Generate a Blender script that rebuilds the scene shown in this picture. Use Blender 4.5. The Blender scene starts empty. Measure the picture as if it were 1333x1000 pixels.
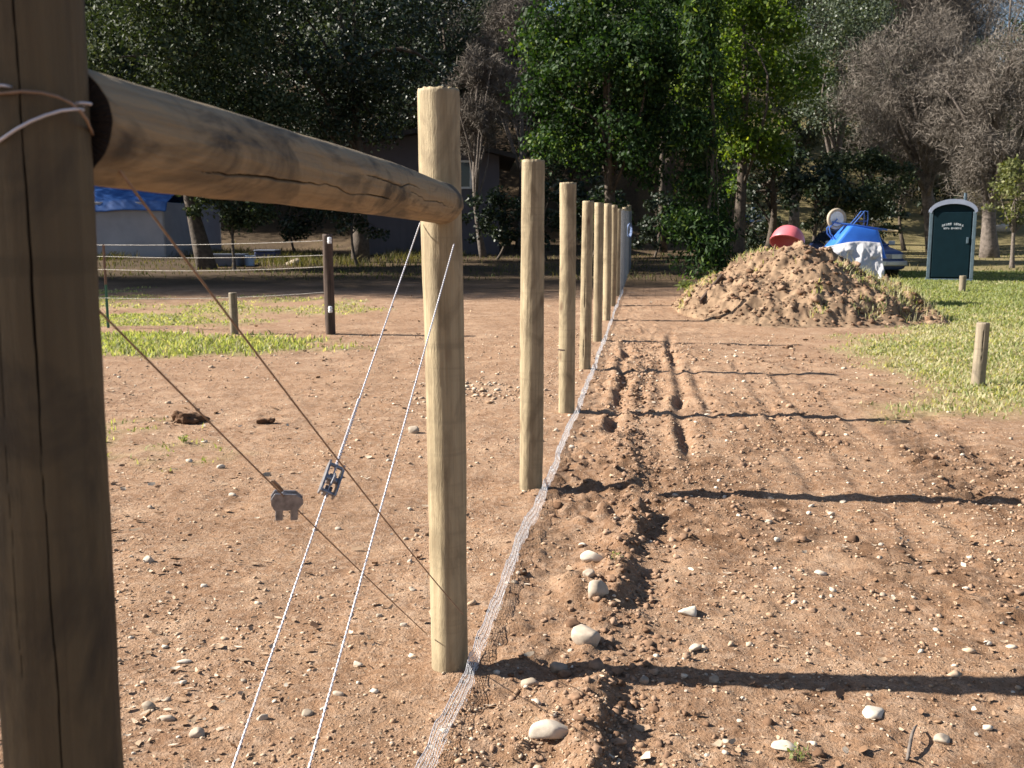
import bpy, bmesh, math, random
import numpy as np
from mathutils import Vector, Matrix
rng = np.random.default_rng(11)
random.seed(11)
S = bpy.context.scene
COL = S.collection
R = math.radians

# ------------------------------------------------------------------ camera model
F = 1300.0; CX, CY = 666.5, 500.0
CAMH = 1.57
PITCH = math.atan(190 / F)
CP, SP = math.cos(PITCH), math.sin(PITCH)

def P(px, py, Y):
    """world point seen at a photo pixel, at forward distance Y"""
    up = -(py - CY) / F; rt = (px - CX) / F
    d = Y / (CP + up * SP)
    return Vector((rt * d, Y, CAMH + d * (up * CP - SP)))

def proj(p):
    y, z = p[1], p[2] - CAMH
    d = y * CP - z * SP; u = y * SP + z * CP
    return (CX + F * p[0] / d, CY - F * u / d)

# ------------------------------------------------------------------ noise
def _h(ix, iy, iz, seed):
    n = (ix.astype(np.int64) * 374761393 + iy.astype(np.int64) * 668265263 + iz.astype(np.int64) * 2147483647 + seed * 1274126177) & 0xffffffff
    n = ((n ^ (n >> 13)) * 1274126177) & 0xffffffff
    n = ((n ^ (n >> 16)) * 2246822519) & 0xffffffff
    return ((n ^ (n >> 15)) & 0xffffff) / float(0xffffff) * 2 - 1

def n2(x, y, seed=0):
    x = np.asarray(x, float); y = np.asarray(y, float)
    ix = np.floor(x); iy = np.floor(y); fx = x - ix; fy = y - iy
    u = fx * fx * fx * (fx * (fx * 6 - 15) + 10); v = fy * fy * fy * (fy * (fy * 6 - 15) + 10)
    ix = ix.astype(np.int64); iy = iy.astype(np.int64); z = np.zeros_like(ix)
    a = _h(ix, iy, z, seed); b = _h(ix + 1, iy, z, seed); c = _h(ix, iy + 1, z, seed); d = _h(ix + 1, iy + 1, z, seed)
    return (a * (1 - u) + b * u) * (1 - v) + (c * (1 - u) + d * u) * v

def fbm(x, y, f, octv=4, seed=0, gain=.5):
    t = 0; a = 1.0
    for k in range(octv):
        ca, sa = math.cos(k * 1.1), math.sin(k * 1.1)
        t = t + a * n2((x * ca - y * sa) * f + k * 17.3, (x * sa + y * ca) * f - k * 9.1, seed + k)
        f *= 2.03; a *= gain
    return t

def ss(a, b, x):
    t = np.clip((x - a) / (b - a), 0, 1)
    return t * t * (3 - 2 * t)

# ------------------------------------------------------------------ terrain
def FX(y): return -.54 + .137 * (y - 1.2)          # the fence line

def H0(x, y):
    x = np.asarray(x, float); y = np.asarray(y, float)
    t = y - 10
    rise = .0253 * (np.log1p(np.exp(np.clip(t * 1.2, -40, 40))) / 1.2)
    rise = np.where(t > 25, .0253 * t, rise)
    e = np.clip(y - 47, 0, 95)
    right = 1 - .42 * ss(30, 70, x)
    hill = (.30 * e * ss(0, 22, e)) * right
    return rise + hill + .03 * fbm(x, y, .22, 2, 5) * ss(4, 12, y) + .35 * fbm(x, y, .06, 2, 15) * ss(45, 70, y)

TR0 = None
def H(x, y):
    x = np.asarray(x, float); y = np.asarray(y, float)
    h = H0(x, y)
    off = x - FX(y)
    near = np.clip(1.6 - y / 16, 0, 1)
    rightside = ss(-.05, .12, off) * (1 - ss(3.4, 4.6, x - .0 * y))
    # rough general dirt
    h = h + near * .012 * fbm(x, y, 2.3, 3, 21)
    h = h + near * .007 * fbm(x, y, 11, 3, 31) * (.6 + .5 * rightside)
    h = h + near * .005 * np.abs(fbm(x, y, 26, 2, 41)) * (.4 + .8 * rightside)
    # rough strip beside the fence and clod patches further right
    patch = ss(.0, .55, fbm(x, y, .9, 2, 51) + .25)
    rough = rightside * (np.exp(-((off - .45) / .42) ** 2) * .9 + .55 * patch)
    cl = np.maximum(fbm(x, y, 8.0, 3, 61) + .05, 0)
    h = h + near * rough * .034 * cl
    # berm of thrown up clods
    w = .62 + .07 * n2(y * 1.3, y * 0 + 3, 71)
    m = ss(2.2, 2.9, y) * (1 - ss(6.8, 8.6, y)) * (.1 + 1.35 * np.clip(1.6 * n2(y * 1.9, y * 0, 72) + .35, 0, 1))
    prof = np.where(off < w, np.exp(-((off - w) / .17) ** 2), np.exp(-((off - w) / .055) ** 2))
    h = h + .037 * m * prof * (1 + .5 * fbm(x, y, 9, 2, 73))
    h = h - .010 * m * np.exp(-((off - w - .16) / .09) ** 2)
    # wheel ruts with crumbly edges
    for o, y0, y1, d, s in ((.37, 7.4, 14.6, .05, 81), (.97, 6.2, 15.5, .05, 82), (1.22, 7.5, 12.5, .022, 83), (.62, 7.5, 13, .018, 84), (.80, 7.5, 13, .014, 85),
                            (1.75, 5.2, 13, .012, 86), (2.05, 4.2, 12, .016, 87), (2.4, 4.0, 12, .012, 88)):
        ww = o + .045 * n2(y * 1.1, y * 0, s)
        k = ss(y0, y0 + 1, y) * (1 - ss(y1 - 1, y1, y)) * (.5 + .7 * np.clip(n2(y * 1.7, y * 0 + 9, s) + .4, 0, 1))
        t = off - ww
        h = h - d * k * np.exp(-((t - .045) / .055) ** 2) + .6 * d * k * np.exp(-((t + .05) / .05) ** 2)
    for (px_, py_) in ((-.2265, 3.5), (.106, 6.1), (.477, 8.8), (.836, 11.5)):
        h = h + .016 * np.exp(-(((x - px_) ** 2 + (y - py_) ** 2) / .022)) * (1 + .8 * n2(x * 14, y * 14, 91))
    # tyre tread prints at the right
    for (x0, y0, x1, y1, wd) in ((3.35, 8.75, 2.72, 5.75, .16), (3.72, 8.9, 3.2, 6.2, .07)):
        dx, dy = x1 - x0, y1 - y0; L = math.hypot(dx, dy)
        s = ((x - x0) * dx + (y - y0) * dy) / L; q = (-(x - x0) * dy + (y - y0) * dx) / L
        k = ss(-.1, .25, s) * (1 - ss(L - .3, L, s)) * np.exp(-(q / wd) ** 4)
        h = h + k * (.028 * np.sin(s * 2 * math.pi / .21 + 22 * q) - .022)
    return h

def hz(x, y): return float(H(x, y))

def at(px, py):
    """point of the terrain seen at a photo pixel"""
    up = -(py - CY) / F; rt = (px - CX) / F
    d = Vector((rt, CP + up * SP, up * CP - SP))
    t = np.geomspace(1.5, 250, 1500)
    z = CAMH + d.z * t - H0(d.x * t, d.y * t)
    i = int(np.argmax(z < 0))
    if i == 0: i = len(t) - 1
    a, b = t[i - 1], t[i]
    for _ in range(25):
        m = (a + b) / 2
        if CAMH + d.z * m - hz(d.x * m, d.y * m) < 0: b = m
        else: a = m
    return Vector((d.x * b, d.y * b, hz(d.x * b, d.y * b)))

# ------------------------------------------------------------------ object helpers
def link(name, me, m=None, parent=None, smooth=True):
    o = bpy.data.objects.new(name, me); COL.objects.link(o)
    if m is not None: me.materials.append(m)
    if parent is not None: o.parent = parent
    if smooth and len(me.polygons):
        me.polygons.foreach_set('use_smooth', np.ones(len(me.polygons), bool))
    return o

def tag(o, label, cat, group=None):
    o['label'] = label; o['category'] = cat
    if group: o['group'] = group
    return o

def thing(name, label, cat, loc=(0, 0, 0), rz=0, group=None):
    o = bpy.data.objects.new(name, None); COL.objects.link(o)
    o.location = loc; o.rotation_euler = (0, 0, rz); o.empty_display_size = .2
    return tag(o, label, cat, group)

def np_mesh(name, v, f, attrs=None):
    """v (N,3), f (M,k) all the same k; attrs: {name: (N,3 or N) floats} on points"""
    v = np.asarray(v, np.float32); f = np.asarray(f, np.int32)
    me = bpy.data.meshes.new(name)
    me.vertices.add(len(v)); me.vertices.foreach_set('co', v.ravel())
    k = f.shape[1]
    me.loops.add(f.size); me.loops.foreach_set('vertex_index', f.ravel())
    me.polygons.add(len(f)); me.polygons.foreach_set('loop_start', np.arange(0, f.size, k, dtype=np.int32))
    me.polygons.foreach_set('loop_total', np.full(len(f), k, np.int32))
    me.update(calc_edges=True)
    for n, a in (attrs or {}).items():
        a = np.asarray(a, np.float32)
        at_ = me.attributes.new(n, 'FLOAT', 'POINT'); at_.data.foreach_set('value', a.ravel())
    return me

def grid_faces(nr, nc, wrap=False):
    r = np.arange(nr - 1)[:, None]; c = np.arange(nc if wrap else nc - 1)[None, :]
    c2 = (c + 1) % nc
    return np.stack([r * nc + c, r * nc + c2, (r + 1) * nc + c2, (r + 1) * nc + c], -1).reshape(-1, 4)

class MB:
    """collects shapes and links them as ONE mesh object"""
    def __init__(s): s.b = bmesh.new()
    def box(s, lo, hi, bev=0, mat=None, taper=None):
        lo = Vector(lo); hi = Vector(hi); c = (lo + hi) / 2; d = hi - lo
        g = bmesh.ops.create_cube(s.b, size=1)
        for v in g['verts']:
            k = 1
            if taper and v.co.z > 0: k = taper
            v.co = Vector((v.co.x * d.x * k, v.co.y * d.y * k, v.co.z * d.z)) + c
        vs = g['verts']
        if bev:
            es = list({e for v in vs for e in v.link_edges})
            r = bmesh.ops.bevel(s.b, geom=es, offset=bev, segments=2, affect='EDGES', profile=.5)
            vs = r['verts']
        if mat is not None:
            for v in list(vs): v.co = mat @ v.co
        return s
    def tube(s, pts, r, n=8, cap=True):
        pts = [Vector(p) for p in pts]
        rs = r if isinstance(r, (list, tuple)) else [r] * len(pts)
        rings = []; ref = None
        for i, p in enumerate(pts):
            t = (pts[min(i + 1, len(pts) - 1)] - pts[max(i - 1, 0)]).normalized()
            if ref is None:
                ref = t.orthogonal().normalized()
            ref = (ref - t * ref.dot(t)).normalized(); b = t.cross(ref)
            rings.append([s.b.verts.new(p + (ref * math.cos(a) + b * math.sin(a)) * rs[i]) for a in [2 * math.pi * k / n for k in range(n)]])
        for i in range(len(rings) - 1):
            for k in range(n):
                s.b.faces.new((rings[i][k], rings[i][(k + 1) % n], rings[i + 1][(k + 1) % n], rings[i + 1][k]))
        if cap:
            s.b.faces.new(rings[0][::-1]); s.b.faces.new(rings[-1])
        return s
    def lathe(s, prof, n=24, mat=None, close=False):
        rings = []
        for (r, z) in prof:
            rings.append([s.b.verts.new((max(r, 1e-4) * math.cos(2 * math.pi * k / n), max(r, 1e-4) * math.sin(2 * math.pi * k / n), z)) for k in range(n)])
        if mat is not None:
            for ring in rings:
                for v in ring: v.co = mat @ v.co
        m = len(rings)
        for i in range(m if close else m - 1):
            a, b = rings[i], rings[(i + 1) % m]
            for k in range(n):
                s.b.faces.new((a[k], a[(k + 1) % n], b[(k + 1) % n], b[k]))
        return s
    def poly(s, pts):
        s.b.faces.new([s.b.verts.new(p) for p in pts]); return s
    def prism(s, outline, y0, y1):
        """outline of (x,z) extruded along y"""
        a = [s.b.verts.new((x, y0, z)) for x, z in outline]; b = [s.b.verts.new((x, y1, z)) for x, z in outline]
        s.b.faces.new(a); s.b.faces.new(b[::-1]); n = len(a)
        for i in range(n): s.b.faces.new((a[(i + 1) % n], a[i], b[i], b[(i + 1) % n]))
        return s
    def loft(s, rings, caps=True):
        rs = [[s.b.verts.new(p) for p in r] for r in rings]; n = len(rs[0])
        for i in range(len(rs) - 1):
            for k in range(n): s.b.faces.new((rs[i][k], rs[i][(k + 1) % n], rs[i + 1][(k + 1) % n], rs[i + 1][k]))
        if caps: s.b.faces.new(rs[0][::-1]); s.b.faces.new(rs[-1])
        return s
    def build(s, name, m, parent=None, smooth=False, loc=None, autosmooth=40):
        bmesh.ops.recalc_face_normals(s.b, faces=s.b.faces[:])
        me = bpy.data.meshes.new(name); s.b.to_mesh(me); s.b.free()
        o = link(name, me, m, parent, smooth)
        if smooth and autosmooth:
            try: me.set_sharp_from_angle(angle=R(autosmooth))
            except Exception: pass
        if loc is not None: o.location = loc
        return o

def segs_mesh(name, A, B, r, n=3):
    """thin prisms for straight wire pieces, A,B (N,3)"""
    A = np.asarray(A, float); B = np.asarray(B, float); N = len(A)
    t = B - A; t /= np.linalg.norm(t, axis=1)[:, None] + 1e-12
    ref = np.where(np.abs(t[:, 2:3]) < .9, np.array([[0, 0, 1.]]), np.array([[1., 0, 0]]))
    u = np.cross(t, ref); u /= np.linalg.norm(u, axis=1)[:, None]; w = np.cross(t, u)
    vs = []
    for base in (A, B):
        for k in range(n):
            a = 2 * math.pi * k / n
            vs.append(base + r * (u * math.cos(a) + w * math.sin(a)))
    v = np.stack(vs, 1).reshape(-1, 3)
    f = []
    for k in range(n):
        k2 = (k + 1) % n
        f.append([k, k2, n + k2, n + k])
    f = (np.arange(N)[:, None, None] * 2 * n + np.array(f)[None]).reshape(-1, 4)
    return np_mesh(name, v, f)

# ------------------------------------------------------------------ materials
def newmat(name):
    m = bpy.data.materials.new(name); m.use_nodes = True
    nt = m.node_tree
    return m, nt, nt.nodes['Principled BSDF']

def nd(nt, t, **kw):
    n = nt.nodes.new(t)
    for k, v in kw.items():
        if k in n.inputs: n.inputs[k].default_value = v
        else: setattr(n, k, v)
    return n

def ramp(nt, src, stops):
    r = nt.nodes.new('ShaderNodeValToRGB')
    while len(r.color_ramp.elements) < len(stops): r.color_ramp.elements.new(.5)
    for e, (p, c) in zip(r.color_ramp.elements, stops):
        e.position = p; e.color = (*c, 1) if len(c) == 3 else c
    nt.links.new(src, r.inputs[0]); return r

def noise(nt, vec, scale, detail=4, rough=.55, dist=0):
    n = nt.nodes.new('ShaderNodeTexNoise')
    n.inputs['Scale'].default_value = scale; n.inputs['Detail'].default_value = detail
    n.inputs['Roughness'].default_value = rough; n.inputs['Distortion'].default_value = dist
    if vec is not None: nt.links.new(vec, n.inputs['Vector'])
    return n

def mixc(nt, fac, a, b, mode='MIX'):
    n = nt.nodes.new('ShaderNodeMix'); n.data_type = 'RGBA'; n.blend_type = mode
    for i, val in ((0, fac), (6, a), (7, b)):
        if hasattr(val, 'is_linked') or isinstance(val, bpy.types.NodeSocket): nt.links.new(val, n.inputs[i])
        elif i == 0: n.inputs[0].default_value = val
        else: n.inputs[i].default_value = (*val, 1)
    return n.outputs[2]

def math_(nt, op, a, b=0.0):
    n = nt.nodes.new('ShaderNodeMath'); n.operation = op
    for i, val in ((0, a), (1, b)):
        if isinstance(val, bpy.types.NodeSocket): nt.links.new(val, n.inputs[i])
        else: n.inputs[i].default_value = val
    return n.outputs[0]

def bump(nt, bsdf, src, strength=.4, dist=.01):
    b = nt.nodes.new('ShaderNodeBump'); b.inputs['Strength'].default_value = strength; b.inputs['Distance'].default_value = dist
    nt.links.new(src, b.inputs['Height']); nt.links.new(b.outputs[0], bsdf.inputs['Normal']); return b

def coords(nt, scale=(1, 1, 1), kind='Object'):
    tc = nt.nodes.new('ShaderNodeTexCoord'); mp = nt.nodes.new('ShaderNodeMapping')
    mp.inputs['Scale'].default_value = scale
    nt.links.new(tc.outputs[kind], mp.inputs['Vector']); return mp.outputs[0]

def plain(name, c1, c2=None, rough=.6, scale=6, metal=0, bumpd=0, spec=.5):
    m, nt, b = newmat(name)
    v = coords(nt)
    n = noise(nt, v, scale, 5)
    c2 = c2 or tuple(x * .75 for x in c1)
    r = ramp(nt, n.outputs[0], [(.3, c2), (.7, c1)])
    nt.links.new(r.outputs[0], b.inputs['Base Color'])
    b.inputs['Roughness'].default_value = rough; b.inputs['Metallic'].default_value = metal
    b.inputs['Specular IOR Level'].default_value = spec
    if bumpd: bump(nt, b, n.outputs[0], .5, bumpd)
    return m

def wood(name, light, dark, stain, stain_amt=.3, lo=.5, hi=.72):
    m, nt, b = newmat(name)
    oi = nt.nodes.new('ShaderNodeObjectInfo')
    tc = nt.nodes.new('ShaderNodeTexCoord')
    off = nt.nodes.new('ShaderNodeVectorMath'); off.operation = 'MULTIPLY_ADD'
    off.inputs[1].default_value = (1, 1, 1)
    cmb = nt.nodes.new('ShaderNodeCombineXYZ'); sc = math_(nt, 'MULTIPLY', oi.outputs['Random'], 37.0)
    nt.links.new(sc, cmb.inputs[2]); nt.links.new(sc, cmb.inputs[0])
    nt.links.new(tc.outputs['Object'], off.inputs[0]); nt.links.new(cmb.outputs[0], off.inputs[2])
    def mp(s):
        q = nt.nodes.new('ShaderNodeMapping'); q.inputs['Scale'].default_value = s
        nt.links.new(off.outputs[0], q.inputs['Vector']); return q.outputs[0]
    g = noise(nt, mp((55, 55, 1.6)), 1.0, 5, .6, .4)
    g2 = noise(nt, mp((14, 14, .8)), 1.0, 3, .5, .8)
    blot = noise(nt, mp((7, 7, 3.2)), 1.0, 4, .6, 1.2)
    base = ramp(nt, g.outputs[0], [(.26, dark), (.58, light)]).outputs[0]
    base = mixc(nt, ramp(nt, g2.outputs[0], [(.42, (0, 0, 0)), (.75, (.55, .55, .55))]).outputs[0], base, tuple(x * .72 for x in light))
    base = mixc(nt, ramp(nt, blot.outputs[0], [(lo, (0, 0, 0)), (hi, (stain_amt,) * 3)]).outputs[0], base, stain)
    # knots
    vo = nt.nodes.new('ShaderNodeTexVoronoi'); vo.inputs['Scale'].default_value = 1
    nt.links.new(mp((9, 9, 4.2)), vo.inputs['Vector'])
    vo2 = math_(nt, 'GREATER_THAN', nt.nodes.new('ShaderNodeSeparateColor').outputs[0], .5)
    sepn = [n for n in nt.nodes if n.bl_idname == 'ShaderNodeSeparateColor'][-1]
    nt.links.new(vo.outputs['Color'], sepn.inputs[0])
    nt.nodes[vo2.node.name].inputs[1].default_value = .72
    kn = ramp(nt, vo.outputs['Distance'], [(.10, (1, 1, 1)), (.27, (0, 0, 0))]).outputs[0]
    kf = math_(nt, 'MULTIPLY', kn, vo2); kf = math_(nt, 'MULTIPLY', kf, .7)
    base = mixc(nt, kf, base, (.10, .055, .03))
    # horizontal saw / debarking marks
    rings = noise(nt, mp((1.5, 1.5, 30)), 1.0, 2, .5, .3)
    base = mixc(nt, ramp(nt, rings.outputs[0], [(.56, (0, 0, 0)), (.72, (.5, .5, .5))]).outputs[0], base, tuple(x * .55 for x in light))
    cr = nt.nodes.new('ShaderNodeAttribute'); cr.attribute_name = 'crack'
    base = mixc(nt, cr.outputs['Fac'], base, (.018, .012, .009))  # weathered crack dark plus painted shade; the rail end also gets painted shade
    hv = nt.nodes.new('ShaderNodeHueSaturation')
    val = nt.nodes.new('ShaderNodeMapRange'); val.inputs[3].default_value = .86; val.inputs[4].default_value = 1.12
    nt.links.new(oi.outputs['Random'], val.inputs[0]); nt.links.new(val.outputs[0], hv.inputs['Value']); nt.links.new(base, hv.inputs['Color'])
    nt.links.new(hv.outputs[0], b.inputs['Base Color'])
    b.inputs['Roughness'].default_value = .72; b.inputs['Specular IOR Level'].default_value = .3
    fine = noise(nt, mp((160, 160, 40)), 1.0, 3, .7)
    bump(nt, b, math_(nt, 'ADD', g.outputs[0], math_(nt, 'MULTIPLY', fine.outputs[0], .7)), .7, .004)
    return m

def leafmat(name, c1, c2, c3, rough=.45, trans=.35, spec=.4):
    m, nt, b = newmat(name)
    a = nt.nodes.new('ShaderNodeAttribute'); a.attribute_name = 'tone'
    r = ramp(nt, a.outputs['Fac'], [(0, c1), (.55, c2), (1, c3)])
    nt.links.new(r.outputs[0], b.inputs['Base Color'])
    b.inputs['Roughness'].default_value = rough; b.inputs['Specular IOR Level'].default_value = spec
    t = nt.nodes.new('ShaderNodeBsdfTranslucent')
    tcol = mixc(nt, 1.0, r.outputs[0], (1.5, 1.5, .6), 'MULTIPLY')
    nt.links.new(tcol, t.inputs['Color'])
    mx = nt.nodes.new('ShaderNodeMixShader'); mx.inputs[0].default_value = trans
    nt.links.new(b.outputs[0], mx.inputs[1]); nt.links.new(t.outputs[0], mx.inputs[2])
    nt.links.new(mx.outputs[0], nt.nodes['Material Output'].inputs['Surface'])
    return m

def tonemat(name, stops, rough=.8, spec=.25, sc=40):
    m, nt, b = newmat(name)
    a = nt.nodes.new('ShaderNodeAttribute'); a.attribute_name = 'tone'
    r = ramp(nt, a.outputs['Fac'], stops)
    n = noise(nt, coords(nt), sc, 4)
    c = mixc(nt, 1.0, r.outputs[0], ramp(nt, n.outputs[0], [(.3, (.72, .72, .72)), (.7, (1.1, 1.1, 1.1))]).outputs[0], 'MULTIPLY')
    nt.links.new(c, b.inputs['Base Color'])
    b.inputs['Roughness'].default_value = rough; b.inputs['Specular IOR Level'].default_value = spec
    bump(nt, b, n.outputs[0], .3, .004)
    return m

def ground_material():
    m, nt, b = newmat('earth')
    v = coords(nt)
    n1 = noise(nt, v, .55, 4, .6, .5); n2_ = noise(nt, v, 3.1, 5, .6, .3); n3 = noise(nt, v, 22, 5, .65); n4 = noise(nt, v, 95, 4, .7)
    c = ramp(nt, n2_.outputs[0], [(.28, (.155, .085, .049)), (.5, (.275, .168, .103)), (.72, (.40, .272, .180))]).outputs[0]
    c = mixc(nt, ramp(nt, n1.outputs[0], [(.38, (0, 0, 0)), (.68, (.6, .6, .6))]).outputs[0], c, (.26, .148, .082))
    c = mixc(nt, ramp(nt, n3.outputs[0], [(.45, (0, 0, 0)), (.68, (.65, .65, .65))]).outputs[0], c, (.41, .30, .22))
    c = mixc(nt, ramp(nt, n4.outputs[0], [(.32, (.85, .85, .85)), (.48, (0, 0, 0))]).outputs[0], c, (.085, .047, .028))
    # pale grit
    vo = nt.nodes.new('ShaderNodeTexVoronoi'); vo.inputs['Scale'].default_value = 48; nt.links.new(v, vo.inputs['Vector'])
    sp = nt.nodes.new('ShaderNodeSeparateColor'); nt.links.new(vo.outputs['Color'], sp.inputs[0])
    pick = math_(nt, 'GREATER_THAN', sp.outputs[0], .86)
    spot = ramp(nt, vo.outputs['Distance'], [(.16, (1, 1, 1)), (.3, (0, 0, 0))]).outputs[0]
    c = mixc(nt, math_(nt, 'MULTIPLY', math_(nt, 'MULTIPLY', pick, spot), .75), c, (.50, .40, .29))
    mo = nt.nodes.new('ShaderNodeAttribute'); mo.attribute_name = 'fresh'
    n5 = noise(nt, v, 6, 5, .65)
    c = mixc(nt, math_(nt, 'MULTIPLY', mo.outputs['Fac'], ramp(nt, n5.outputs[0], [(.36, (1, 1, 1)), (.62, (.15, .15, .15))]).outputs[0]), c, (.112, .060, .032))
    # grassy soil
    a = nt.nodes.new('ShaderNodeAttribute'); a.attribute_name = 'grass'
    gn = noise(nt, v, 2.2, 4, .6)
    gc = ramp(nt, gn.outputs[0], [(.3, (.17, .165, .065)), (.55, (.25, .22, .10)), (.75, (.34, .27, .155))]).outputs[0]
    c = mixc(nt, math_(nt, 'MULTIPLY', a.outputs['Fac'], .85), c, gc)
    d = nt.nodes.new('ShaderNodeAttribute'); d.attribute_name = 'litter_shade'
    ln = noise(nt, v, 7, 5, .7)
    lc = ramp(nt, ln.outputs[0], [(.3, (.028, .018, .011)), (.55, (.055, .038, .022)), (.75, (.10, .072, .042))]).outputs[0]  # leaf litter, with the shade under the trees worked into its dark colour
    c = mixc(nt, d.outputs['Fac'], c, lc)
    nt.links.new(c, b.inputs['Base Color'])
    b.inputs['Roughness'].default_value = .93; b.inputs['Specular IOR Level'].default_value = .15
    h = math_(nt, 'ADD', math_(nt, 'MULTIPLY', n3.outputs[0], .8), math_(nt, 'MULTIPLY', n4.outputs[0], .5))
    h = math_(nt, 'ADD', h, math_(nt, 'MULTIPLY', math_(nt, 'MULTIPLY', pick, spot), .25))
    bump(nt, b, h, 1.0, .022)
    return m

M = {}
M['earth'] = ground_material()
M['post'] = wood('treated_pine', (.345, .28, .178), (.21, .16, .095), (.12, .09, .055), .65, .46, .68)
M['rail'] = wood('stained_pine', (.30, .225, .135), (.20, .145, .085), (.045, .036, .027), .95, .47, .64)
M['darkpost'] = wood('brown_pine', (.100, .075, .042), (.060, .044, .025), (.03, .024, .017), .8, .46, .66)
M['oldpost'] = wood('old_grey_wood', (.26, .215, .155), (.15, .115, .08), (.07, .06, .05), .5)
M['tarpost'] = wood('tarred_wood', (.085, .055, .042), (.045, .03, .024), (.02, .018, .016), .6)
M['bark'] = plain('bark', (.10, .075, .055), (.035, .026, .02), .9, 9, bumpd=.05)
M['bark_grey'] = plain('bark_grey', (.17, .14, .12), (.07, .056, .048), .9, 9, bumpd=.05)
M['zinc'] = plain('zinc_wire', (.56, .55, .60), (.44, .43, .47), .42, 30, metal=.4)
M['rust'] = plain('rusty_wire', (.30, .21, .15), (.17, .11, .075), .6, 40, metal=.35)
M['cast'] = plain('grey_cast_metal', (.36, .36, .39), (.17, .17, .19), .42, 60, metal=.75, bumpd=.001)
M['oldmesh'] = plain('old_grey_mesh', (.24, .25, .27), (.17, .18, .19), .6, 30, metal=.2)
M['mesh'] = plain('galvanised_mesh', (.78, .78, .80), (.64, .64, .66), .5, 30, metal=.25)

# ------------------------------------------------------------------ world, sun, camera
EL = R(35); AZ = R(275)                                # azimuth clockwise from +Y
to_sun = Vector((math.sin(AZ) * math.cos(EL), math.cos(AZ) * math.cos(EL), math.sin(EL)))
W = bpy.data.worlds.new('World'); S.world = W; W.use_nodes = True
wn = W.node_tree
sky = wn.nodes.new('ShaderNodeTexSky'); sky.sky_type = 'NISHITA'; sky.sun_disc = False
sky.sun_elevation = EL; sky.sun_rotation = AZ; sky.altitude = 200; sky.air_density = 1.0; sky.dust_density = 1.0; sky.ozone_density = 1.2
wn.links.new(sky.outputs[0], wn.nodes['Background'].inputs[0]); wn.nodes['Background'].inputs[1].default_value = .05
sl = bpy.data.lights.new('sun', 'SUN'); sl.energy = 5.0; sl.angle = R(.55); sl.color = (1, .93, .82)
so = bpy.data.objects.new('sun', sl); COL.objects.link(so); so.rotation_euler = to_sun.to_track_quat('Z', 'Y').to_euler(); so.location = (-30, 5, 30)
cam = bpy.data.cameras.new('camera'); cam.sensor_width = 36; cam.lens = 36 * F / 1333
cam.clip_start = .05; cam.clip_end = 900
cam.dof.use_dof = True; cam.dof.focus_distance = 4.4; cam.dof.aperture_fstop = 8.5
co = bpy.data.objects.new('camera', cam); COL.objects.link(co); co.location = (0, 0, CAMH); co.rotation_euler = (math.pi / 2 - PITCH, 0, 0)
S.camera = co
S.view_settings.view_transform = 'Standard'; S.view_settings.look = 'None'; S.view_settings.exposure = 1.5; S.view_settings.gamma = 1
S.cycles.max_bounces = 5; S.cycles.diffuse_bounces = 3; S.cycles.transparent_max_bounces = 8
S.cycles.use_denoising = True
S.cycles.sample_clamp_indirect = 6

# ------------------------------------------------------------------ ground
def grow(start, d0, rate, end):
    out = []; x = start; d = d0
    while x < end:
        x += d; d *= 1 + rate; out.append(x)
    return out
xr = grow(2.3, .0155, .028, 260)
xs = np.array([-v for v in xr[::-1]] + list(np.arange(-2.3, 2.301, .0155)) + xr)
ys = list(np.arange(1.2, 3.0, .0125)); y = ys[-1]
while y < 30: y += .0052 * y; ys.append(y)
while y < 320: y += .022 * y; ys.append(y)
back = grow(-1.2, .05, .12, 70)
ys = np.array([-v for v in back[::-1]] + ys)
GX, GY = np.meshgrid(xs, ys)
GZ = H(GX, GY)

def blob(x, y, cx, cy, rx, ry): return np.clip(1 - ((x - cx) / rx) ** 2 - ((y - cy) / ry) ** 2, -1, 1)
def grass_mask(x, y):
    x = np.asarray(x, float); y = np.asarray(y, float)
    nz = fbm(x, y, .9, 4, 101)
    # lawn at the right
    e = np.minimum(y - 8.75 - .25 * np.clip(x - 4, -9, 3) * .3, (x - 3.55 - .19 * (y - 9.5)) * 1.1) + .45 * nz
    lawn = ss(-.1, 1.1, e)
    lawn *= np.where((x < 8.4) & (y > 15), ss(0, 1, (x - 5.5) * 1.0 - .15 * (y - 15)), 1)
    # patches at the left
    strip = ss(.0, .5, blob(x, y, -7.5, 13.7, 5.6, 1.5) + .35 * nz)
    p = np.maximum.reduce([strip,
        1.0 * ss(.1, .6, blob(x, y, -7.6, 17.2, 2.8, 1.4) + .4 * nz),
        1.0 * ss(.0, .6, blob(x, y, -12.5, 22.0, 5.5, 2.4) + .5 * nz),
        .5 * ss(.1, .8, blob(x, y, -4.2, 18.6, 2.6, 2.0) + .7 * nz),
        .7 * ss(.1, .9, blob(x, y, -9.5, 19.5, 6, 3.5) + .8 * nz),
        .35 * ss(.2, .9, blob(x, y, -3.4, 7.3, 1.4, 1.0) + .9 * fbm(x, y, 2.1, 3, 111))])
    far = ss(29, 36, y) * ss(.1, .7, nz + .05) * .30
    return np.clip(np.maximum.reduce([lawn, p, far]), 0, 1)
def litter_shade_mask(x, y):
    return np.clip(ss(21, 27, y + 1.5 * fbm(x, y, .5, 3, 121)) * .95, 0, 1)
GG = grass_mask(GX, GY); GL = litter_shade_mask(GX, GY) * (1 - .6 * GG)
OFF = GX - FX(GY)
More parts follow.
